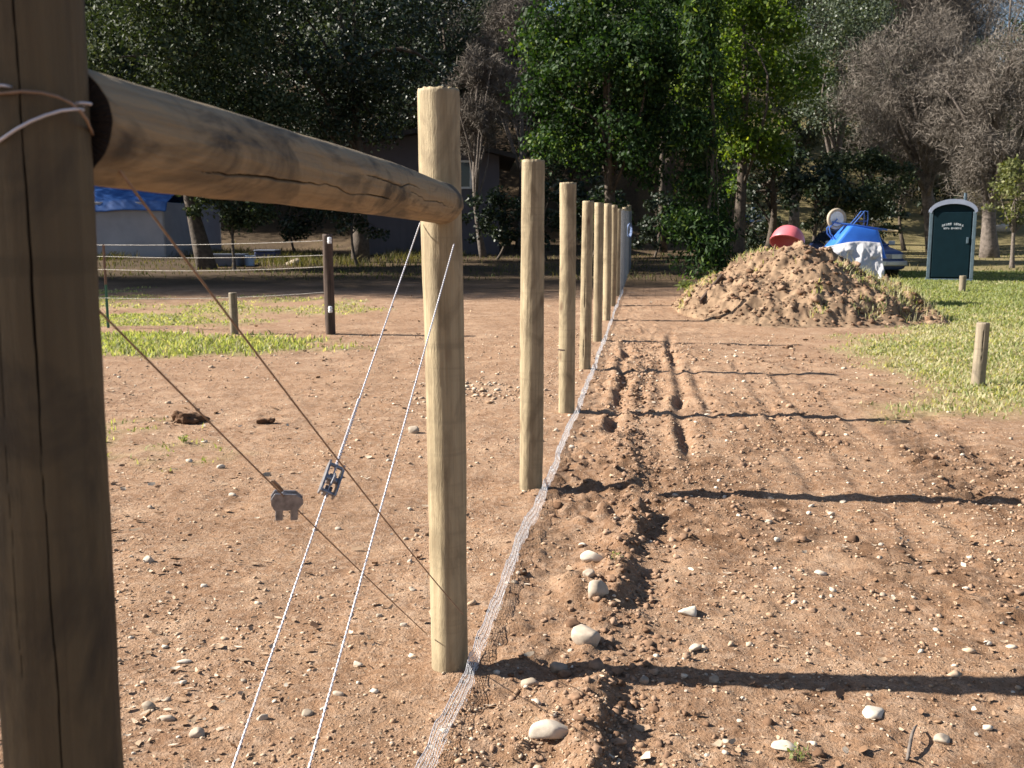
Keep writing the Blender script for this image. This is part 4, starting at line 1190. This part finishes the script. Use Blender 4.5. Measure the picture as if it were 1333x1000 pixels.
# ------------------------------------------------------------------ yard things in the shade
M['greyplastic'] = plain('grey_blue_plastic', (.16, .18, .24), (.11, .125, .17), .6, 3)
M['bucketm'] = plain('pale_blue_plastic', (.35, .45, .62), (.28, .36, .52), .5, 5)
bp = at(325, 346); kb = bp.y / F
o = thing('bucket', 'pale blue bucket on the ground behind the left fence', 'bucket', bp)
MB().lathe([(0, 0), (5.8 * kb, 0), (7 * kb, 12.5 * kb), (7.4 * kb, 12.5 * kb), (7.4 * kb, 13.2 * kb), (6.7 * kb, 13.2 * kb), (5.6 * kb, .03), (0, .03)], 24).build('body', M['bucketm'], o, True)
MB().tube([(-7.3 * kb, 0, 12 * kb)] + [(7.3 * kb * math.cos(a), -.03 - 5 * kb * math.sin(a), 12 * kb - 3 * kb * math.sin(a)) for a in [math.pi * (1 - q / 12) for q in range(1, 12)]] + [(7.3 * kb, 0, 12 * kb)], .008, 6).build('handle', M['zinc'], o, True)
bp = at(292, 346); kb = bp.y / F
o = thing('water_trough', 'long grey plastic water trough beside the pale blue bucket', 'trough', bp)
L_ = 24 * kb; Hh = 13 * kb
MB().loft([[Vector((sx_ * a - 0, sy_ * b_, z_)) for sx_, sy_ in ((1, 1), (-1, 1), (-1, -1), (1, -1))] for a, b_, z_ in ((L_ * .9, .5, 0), (L_, .62, Hh), (L_ + .05, .68, Hh), (L_ + .05, .68, Hh + .06), (L_ - .05, .55, Hh + .06), (L_ * .85, .42, .12))]).build('basin', M['greyplastic'], o)
bp = at(345, 341); kb = bp.y / F
o = thing('storage_bin', 'dark blue storage bin behind the pale blue bucket', 'bin', bp)
MB().box((-13 * kb, 0, 0), (13 * kb, .9, 13 * kb), .05, taper=1.06).build('body', plain('navy_plastic', (.035, .05, .15), (.028, .04, .11), .5, 3), o)
MB().box((-14.2 * kb, -.05, 13 * kb + .003), (14.2 * kb, .95, 15.5 * kb), .04).build('lid', M['greyplastic'], o)
stone(383, 345, 26, .7, .5, .5, 'grey boulder lying in the shade left of the tall dark brown post', 511)
stone(1308, 300, 34, .8, .35, 1.0, 'pale boulder in the sun patch under the bare trees at the far right', 512)
# distant blue heap and pale crates glimpsed under the bright tree
M['bluetarp2'] = M['bluetarp']
def heap(px, py, wpx, hpx, lab, mat_, seed):
    p = at(px, py); kk = p.y / F; w = wpx * kk / 2; h = hpx * kk
    V = []
    for j in range(24):
        for i in range(32):
            a = i / 32 * 2 * math.pi; r_ = j / 23
            zz = h * (1 - r_ ** 2.6) * (1 + .25 * float(n2(math.cos(a) * r_ * 3 + seed, math.sin(a) * r_ * 3, seed)))
            V.append((w * r_ * math.cos(a) * (1 + .12 * float(n2(math.cos(a) * 2, math.sin(a) * 2, seed + 1))), w * .8 * r_ * math.sin(a), zz - .05))
    o = link('tarp_heap', np_mesh('tarp_heap', V, grid_faces(24, 32, True)), mat_); o.location = p
    return tag(o, lab, 'tarp')
heap(965, 288, 16, 20, 'blue tarp covered heap far off under the bright green tree, left one of two', M['bluetarp'], 521)
heap(980, 288, 15, 18, 'pale blue tarp covered heap far off under the bright green tree, right one of two', M['bucketm'], 522)
for i, (px_, w_, h_, lb) in enumerate(((990, 6, 12, 'upright white crate just right of the far blue tarp heaps'), (1000, 12, 8, 'long low white crate farthest right of the blue tarp heaps'))):
    p = at(px_, 288); kk = p.y / F
    o = thing('crate', lb, 'crate', p, R(10))
    MB().box((-w_ * kk / 2, 0, 0), (w_ * kk / 2, .6, h_ * kk), .02).build('body', M['trimw'], o)
    MB().box((-w_ * kk / 2 - .03, -.03, h_ * kk + .003), (w_ * kk / 2 + .03, .63, h_ * kk + .05), .01).build('lid', M['rimw'], o)

# ------------------------------------------------------------------ trees
M['oakleaf'] = leafmat('live_oak_leaves', (.017, .028, .013), (.042, .06, .028), (.17, .19, .115), .6, .2, .2)
M['broadleaf'] = leafmat('green_leaves', (.011, .026, .008), (.024, .056, .013), (.16, .22, .045), .6, .32, .2)
M['yellowleaf'] = leafmat('yellow_green_leaves', (.04, .08, .012), (.105, .155, .02), (.27, .30, .04), .55, .5, .3)
M['greyleaf'] = leafmat('grey_green_leaves', (.035, .05, .03), (.07, .09, .056), (.13, .15, .10), .5, .2, .4)
M['darkleaf'] = leafmat('dark_leaves', (.009, .018, .009), (.019, .033, .015), (.045, .062, .028), .5, .15, .4)
M['hedgeleaf'] = leafmat('olive_leaves', (.07, .085, .03), (.13, .14, .05), (.22, .21, .09), .6, .3, .3)
M['twig'] = leafmat('bare_twigs', (.078, .066, .056), (.15, .13, .112), (.25, .22, .19), .85, .0, .1)

def leaves_geo(r, clumps, crad, n, L, Wd, up=.5, droop=0):
    k = len(clumps); w = crad ** 2; idx = r.choice(k, n, p=w / w.sum())
    d = r.normal(size=(n, 3)); d /= np.linalg.norm(d, axis=1)[:, None]
    rad = crad[idx] * (.35 + .65 * r.random(n) ** .5) * (1 + .25 * r.normal(size=n).clip(-1, 2))
    pos = clumps[idx] + d * rad[:, None] * np.array([1, 1, .8])
    nrm = d * .6 + r.normal(size=(n, 3)) * .7; nrm[:, 2] += up
    nrm /= np.linalg.norm(nrm, axis=1)[:, None]
    t = np.cross(nrm, r.normal(size=(n, 3))); t[:, 2] -= droop; t /= np.linalg.norm(t, axis=1)[:, None]
    s = np.cross(nrm, t)
    l = L * r.uniform(.6, 1.35, n)[:, None]; w_ = Wd * r.uniform(.7, 1.3, n)[:, None]
    v = np.stack([pos, pos + t * l * .5 - s * w_ * .5 + nrm * w_ * .15, pos + t * l, pos + t * l * .5 + s * w_ * .5 + nrm * w_ * .15], 1).reshape(-1, 3)
    tone = np.clip(.35 + .22 * r.normal(size=n) + .25 * (r.random(k)[idx] - .5), 0, 1)
    f = np.arange(n * 4).reshape(-1, 4)
    return v, f, np.repeat(tone, 4)

def twigs_geo(r, clumps, crad, n, L, Wd, ctr):
    k = len(clumps); idx = r.choice(k, n, p=crad ** 2 / (crad ** 2).sum())
    d = r.normal(size=(n, 3)); d /= np.linalg.norm(d, axis=1)[:, None]
    pos = clumps[idx] + d * (crad[idx] * r.random(n) ** .5)[:, None]
    o = pos - ctr; o /= np.linalg.norm(o, axis=1)[:, None] + 1e-6
    t = o * .35 + r.normal(size=(n, 3)) * .75; t[:, 2] += .1; t /= np.linalg.norm(t, axis=1)[:, None]
    s = np.cross(t, r.normal(size=(n, 3))); s /= np.linalg.norm(s, axis=1)[:, None]
    l = L * r.uniform(.5, 1.4, n)[:, None]; w_ = Wd * r.uniform(.6, 1.4, n)[:, None]
    m = pos + t * l * .5 + r.normal(size=(n, 3)) * l * .06
    v = np.stack([pos - s * w_ * .5, pos + s * w_ * .5, m + s * w_ * .4, pos + t * l, m - s * w_ * .4], 1).reshape(-1, 3)
    i = np.arange(n)[:, None] * 5
    f = np.concatenate([i + np.array([[0, 1, 2]]), i + np.array([[0, 2, 4]]), i + np.array([[4, 2, 3]])])
    return v, f, np.repeat(np.clip(r.normal(.45, .25, n), 0, 1), 5)

def crown_clumps(r, rx, ry, rz, n, shape='round'):
    d = r.normal(size=(n, 3)); d /= np.linalg.norm(d, axis=1)[:, None]
    rad = r.uniform(.25, 1, n) ** .55
    c = d * rad[:, None]
    if shape == 'cone':
        h = r.random(n) ** 1.3; a = r.uniform(0, 6.28, n); q = (1 - h) * r.random(n) ** .5
        c = np.stack([q * np.cos(a), q * np.sin(a), h * 2 - 1], -1)
    elif shape == 'egg':
        k = 1 - .35 * np.clip(c[:, 2], 0, 1); c[:, 0] *= k; c[:, 1] *= k
    c = c * np.array([rx, ry, rz]) * .86
    c += r.normal(size=(n, 3)) * np.array([rx, ry, rz]) * .07
    cr = r.uniform(.13, .27, n) * min(rx, rz) ** .5 * max(rx, rz) ** .5
    return c, cr

def limbs(r, base, ctr, clumps, r0, nl=7, bend=.25):
    mb = MB(); base = Vector(base); ctr = Vector(ctr)
    fork = base.lerp(ctr, .55)
    pts = []; n = 9
    j1 = Vector((r.normal() * bend, r.normal() * bend, 0))
    for i in range(n + 1):
        t = i / n; pts.append(base.lerp(ctr, t) + j1 * math.sin(t * math.pi))
    rads = [r0 * (1.35 if i == 0 else 1.1 if i == 1 else 1 - .75 * i / n) for i in range(n + 1)]
    mb.tube(pts, rads, 10)
    order = r.choice(len(clumps), min(nl, len(clumps)), replace=False)
    for k in order:
        tgt = Vector(clumps[k]); s = pts[int(r.integers(3, 8))]
        q = []; m = 6; w = Vector(r.normal(size=3)) * (tgt - s).length * .09
        for i in range(m + 1):
            t = i / m; q.append(s.lerp(tgt, t) + w * math.sin(t * math.pi) + Vector((0, 0, .12 * (tgt - s).length * math.sin(t * math.pi))))
        r1 = r0 * r.uniform(.25, .5)
        mb.tube(q, [r1 * (1 - .85 * i / m) for i in range(m + 1)], 6)
    return mb

KIND = {
    'oak': dict(mat='oakleaf', L=.15, W=.085, dens=430, up=.35, bark='bark', shape='round'),
    'broad': dict(mat='broadleaf', L=.13, W=.10, dens=400, up=.5, bark='bark', shape='egg', droop=.5),
    'yellow': dict(mat='yellowleaf', L=.16, W=.11, dens=240, up=.4, bark='bark', shape='egg', droop=.3),
    'grey': dict(mat='greyleaf', L=.16, W=.09, dens=230, up=.3, bark='bark_grey', shape='round'),
    'dark': dict(mat='darkleaf', L=.17, W=.10, dens=230, up=.3, bark='bark', shape='round'),
    'cone': dict(mat='broadleaf', L=.20, W=.06, dens=330, up=.2, bark='bark', shape='cone', droop=.6),
    'olive': dict(mat='hedgeleaf', L=.13, W=.07, dens=300, up=.3, bark='bark_grey', shape='round'),
    'bare': dict(mat='twig', L=.36, W=.018, dens=620, bark='bark_grey', shape='round'),
}
def tree_parts(kind, rx, ry, rz, ctr, seed, r0, nclump=None, mul=1.0, nl=8):
    K = KIND[kind]; r = np.random.default_rng(seed)
    nc = nclump or int(34 + 7 * rx * rz / 3)
    c, cr = crown_clumps(r, rx, ry, rz, nc, K['shape'])
    n = int(K['dens'] * math.pi * rx * rz * 1.5 * mul)
    ctr = np.array(ctr)
    if kind == 'bare':
        v, f, t = twigs_geo(r, c, cr * 1.15, n, K['L'], K['W'], np.array([0, 0, -rz * 1.2]))
    else:
        v, f, t = leaves_geo(r, c, cr, n, K['L'], K['W'], K['up'], K.get('droop', 0))
    nm = 'crown'
    me = np_mesh(nm, v + ctr, f, {'tone': t}); me.materials.append(M[K['mat']])
    lm = limbs(r, (0, 0, -.3), Vector(ctr) + Vector((0, 0, rz * .35)), c + ctr, r0, nl if kind != 'bare' else nl * 3)
    bmesh.ops.recalc_face_normals(lm.b, faces=lm.b.faces[:])
    tm = bpy.data.meshes.new('trunk'); lm.b.to_mesh(tm); lm.b.free(); tm.materials.append(M[K['bark']])
    tm.polygons.foreach_set('use_smooth', np.ones(len(tm.polygons), bool))
    return me, tm
def plant_tree(name, cat, label, loc, meshes, group=None, rz=0, sc=1.0):
    t = thing(name, label, cat, loc, rz, group); t.scale = (sc, sc, sc)
    for nm, me in zip(('crown', 'trunk'), meshes):
        o = bpy.data.objects.new(nm, me); COL.objects.link(o); o.parent = t
    return t
def tree(name, label, kind, px, py, hw, hh, Y, r0=.22, seed=1, depth=1.0, mul=1.0, nclump=None, cat='tree', nl=8, group=None, tpx=None):
    c = P(px, py, Y); bx_ = c.x if tpx is None else (tpx - CX) / F * Y
    b = Vector((bx_, Y, hz(bx_, Y))); k = Y / F
    return plant_tree(name, cat, label, b, tree_parts(kind, hw * k, hw * k * depth, hh * k, c - b, seed, r0, nclump, mul, nl), group)

# left: live oaks
tree('live_oak', 'large live oak with glinting leaves behind the left end of the rail', 'oak', 245, 70, 165, 190, 33, .26, 601, .8, 1.1, tpx=275)
tree('live_oak', 'dark live oak between the glinting oak and the tall pale post', 'dark', 440, 55, 150, 140, 37, .28, 602, .8, 1.1, tpx=470)
tree('live_oak', 'dark live oak behind the near post and the shelter', 'oak', 90, 60, 130, 190, 45, .3, 603, .8, .8)
tree('live_oak', 'shadowy live oak directly above the roof of the house', 'dark', 575, 50, 110, 125, 52, .3, 604, .8, .9)
tree('bare_tree', 'small brown leafless tree right of the tall pale post, in front of the house', 'bare', 630, 130, 48, 70, 41, .13, 605, .8, 1.3)
tree('bare_tree', 'grey brown leafless tree behind the top of the second tall post', 'bare', 675, 50, 55, 90, 50, .15, 606, .8, 1.0)
# centre
tree('broadleaf_tree', 'big dark green broadleaf tree spreading over the end of the fence', 'broad', 785, 105, 118, 185, 30.5, .22, 607, .8, 1.25, tpx=797)
tree('yellow_tree', 'bright yellow green tree lit by the sun, in the middle of the row', 'yellow', 966, 92, 92, 160, 37, .25, 608, .7, 1.2)
tree('conifer', 'dark narrow conifer standing in front of the bright yellow green tree', 'cone', 914, 110, 46, 250, 29, .07, 609, .9, 1.6, 130)
tree('broadleaf_tree', 'dark green tree behind the conifer and the broadleaf tree', 'broad', 868, 60, 70, 130, 46, .2, 610, .8, .8)
tree('broadleaf_tree', 'low dark green tree right under the bright yellow green tree', 'dark', 1000, 225, 62, 62, 40, .2, 611, .8, 1.0)
# right
tree('grey_oak', 'tall grey green oak between the yellow green tree and the bare trees', 'grey', 1095, 75, 88, 115, 52, .3, 612, .8, .9)
tree('grey_oak', 'smaller grey green oak close behind the bright yellow green tree', 'grey', 1040, 130, 45, 85, 56, .25, 613, .8, .9)
tree('bare_tree', 'wide brown leafless oak left of the portable toilet, high above the wheelbarrow', 'bare', 1190, 135, 100, 120, 46, .34, 614, .8, .95, nl=10, tpx=1215)
tree('bare_tree', 'wide brown leafless oak with dark forked trunk behind the portable toilet', 'bare', 1298, 158, 92, 108, 41, .32, 615, .8, .85, nl=10, tpx=1284)
tree('bare_tree', 'sparse leafless tree against the patch of sky at the top right corner', 'bare', 1315, 10, 60, 60, 60, .15, 616, .8, .18, nl=3)
tree('evergreen_bush', 'dark evergreen bush with pale leaf sprays behind the wheelbarrow', 'oak', 1120, 245, 78, 58, 38, .1, 617, .7, 1.0, cat='bush')
tree('evergreen_bush', 'dark low bush between the heap and the bright tree', 'dark', 1060, 255, 60, 45, 36, .1, 618, .7, 1.0, cat='bush')
tree('evergreen_bush', 'olive green bush in the sun at the right edge behind the toilet', 'olive', 1325, 250, 38, 48, 33, .08, 619, .8, 1.0, cat='bush')
tree('evergreen_bush', 'dark bush left of the toilet under the bare oak', 'dark', 1185, 225, 55, 48, 48, .1, 620, .7, 1.0, cat='bush')
# shade undergrowth
for i, (px, py, hw, hh, Y, kd, lb) in enumerate((
    (302, 258, 68, 46, 31.5, 'oak', 'dark bush beside the shelter, right of its side wall'),
    (385, 262, 65, 55, 43, 'dark', 'dark bush behind the pale blue bucket'),
    (468, 278, 56, 46, 34.5, 'dark', 'dark bush left of the tall pale post, below the rail'),
    (640, 286, 55, 42, 39, 'dark', 'dark bush in front of the house wall, between the tall posts'),
    (715, 275, 50, 50, 38, 'dark', 'dark bush between the second and third tall posts'),
    (850, 285, 55, 42, 42, 'dark', 'dark low bush right of the far end of the fence'),
    (920, 290, 55, 40, 41, 'dark', 'dark low bush left of the red tub'),
    (770, 268, 45, 55, 40, 'dark', 'dark bush behind the row of far posts'),
    (985, 300, 48, 36, 44, 'dark', 'dark bush under the far blue tarp heaps, behind the red tub'),
    (1225, 262, 40, 42, 50, 'dark', 'dark bush directly behind the portable toilet'),
    (560, 262, 50, 40, 50, 'dark', 'dark bush against the house wall, behind the tall pale post'),
    (1145, 285, 36, 30, 42, 'dark', 'low dark bush between the wheelbarrow and the portable toilet'))):
    tree('shade_bush', lb, kd, px, py, hw, hh, Y, .06, 640 + i, .7, .8, 22, 'bush', 4)

# trees beyond the left edge of the frame: they shade the yard at this hour
for i, (X, Y, rx, rz, hc, kd) in enumerate(((-20.5, 27.0, 5, 8.5, 11, 'oak'), (-31, 26.4, 5.5, 9, 12, 'dark'), (-26, 46, 6, 8, 11, 'oak'), (-40, 26.4, 6, 11, 14.5, 'dark'), (-38, 45, 6.5, 11, 14, 'dark'))):
    b = Vector((X, Y, hz(X, Y)))
    plant_tree('live_oak', 'tree', ['live oak left of the shelter, beyond the near post', 'live oak second to the left of the shelter', 'live oak behind the shelter at the left', 'dark oak far left behind the other oaks', 'farthest dark oak at the left'][i],
               b, tree_parts(kd, rx, rx * .78, rz, (0, 0, hc), 660 + i, .35, None, .6))

# wood on the hill behind: shared crowns
proto = [tree_parts('dark', 4.2, 4.2, 4.8, (0, 0, 6.2), 680, .3, None, .6), tree_parts('grey', 4.0, 4.0, 4.4, (0, 0, 6.0), 681, .3, None, .6),
         tree_parts('bare', 4.2, 4.2, 4.5, (0, 0, 6.2), 682, .28, None, .8, 9), tree_parts('oak', 4.4, 4.4, 4.6, (0, 0, 6.0), 683, .3, None, .5)]
rr = np.random.default_rng(77)
wl_ = ['dark green tree in the wood on the hill behind the yard', 'grey green tree in the wood on the hill behind the yard', 'brown leafless tree in the wood on the hill behind the yard', 'live oak in the wood on the hill behind the yard']
for row, (Y0, step) in enumerate(((58, 6.4), (68, 7.0), (80, 7.8), (94, 8.6), (110, 10))):
    X = -.56 * Y0 - 6
    while X < .56 * Y0 + 8:
        x_ = X + rr.normal() * 1.2; y_ = Y0 + rr.normal() * 2.2
        pxx = CX + F * x_ / y_
        pr = [.45, .12, .13, .3] if pxx < 600 else [.35, .2, .2, .25] if pxx < 1000 else [.08, .34, .42, .16]
        k = int(rr.choice(4, p=pr))
        if not (pxx > 1235 and row >= 1):
            plant_tree('wood_tree', 'tree', wl_[k], (x_, y_, hz(x_, y_)), proto[k], 'trees of the wood on the hill', rr.uniform(0, 6.28), rr.uniform(1.0, 1.5) * (.8 if pxx > 1200 else 1))
        X += step * rr.uniform(.8, 1.2)

# ------------------------------------------------------------------ a few last small things on the dirt
tq = at(1183, 990); pts = []
for (px_, py_, dz) in ((1181, 992, .0), (1183, 984, .018), (1186, 972, .034), (1190, 962, .036), (1193, 955, .022)):
    q_ = at(px_, py_); pts.append(Vector((q_.x, q_.y, hz(q_.x, q_.y) + dz + .006)))
o = MB().tube(pts, [.005, .0055, .005, .004, .0025], 8).build('twig', M['bark_grey'], None, True, autosmooth=0)
tag(o, 'curved dry twig sticking out of the dirt near the bottom edge at right', 'twig')
def weed(px, py, h, n_, label, seed, tone=(.0, .5)):
    p = at(px, py); r_ = np.random.default_rng(seed)
    c_ = r_.normal(0, h * .3, (5, 3)); c_[:, 2] = np.abs(c_[:, 2]) + h * .45
    v, f, t = leaves_geo(r_, c_, np.full(5, h * .38), n_, h * .38, h * .2, .6)
    t0 = thing('weed', label, 'weed', p)
    me = np_mesh('leaves', v, f, {'tone': t * (tone[1] - tone[0]) + tone[0]}); link('leaves', me, M['grass'], t0)
    lm = MB()
    for k in range(5): lm.tube([(0, 0, -.02), tuple(c_[k] * .5), tuple(c_[k])], [h * .03, h * .02, h * .012], 5)
    lm.build('stem', M['grass'], t0)
weed(893, 381, .26, 160, 'small green weed growing at the left foot of the dirt heap', 701)
weed(1040, 990, .05, 26, 'tiny green seedling in the dirt at the bottom edge', 702)
weed(238, 577, .06, 60, 'small green weed on bare dirt below the big dark clod', 703)
weed(800, 748, .035, 22, 'tiny green sprout on the dirt ridge beside white slab stone', 704)
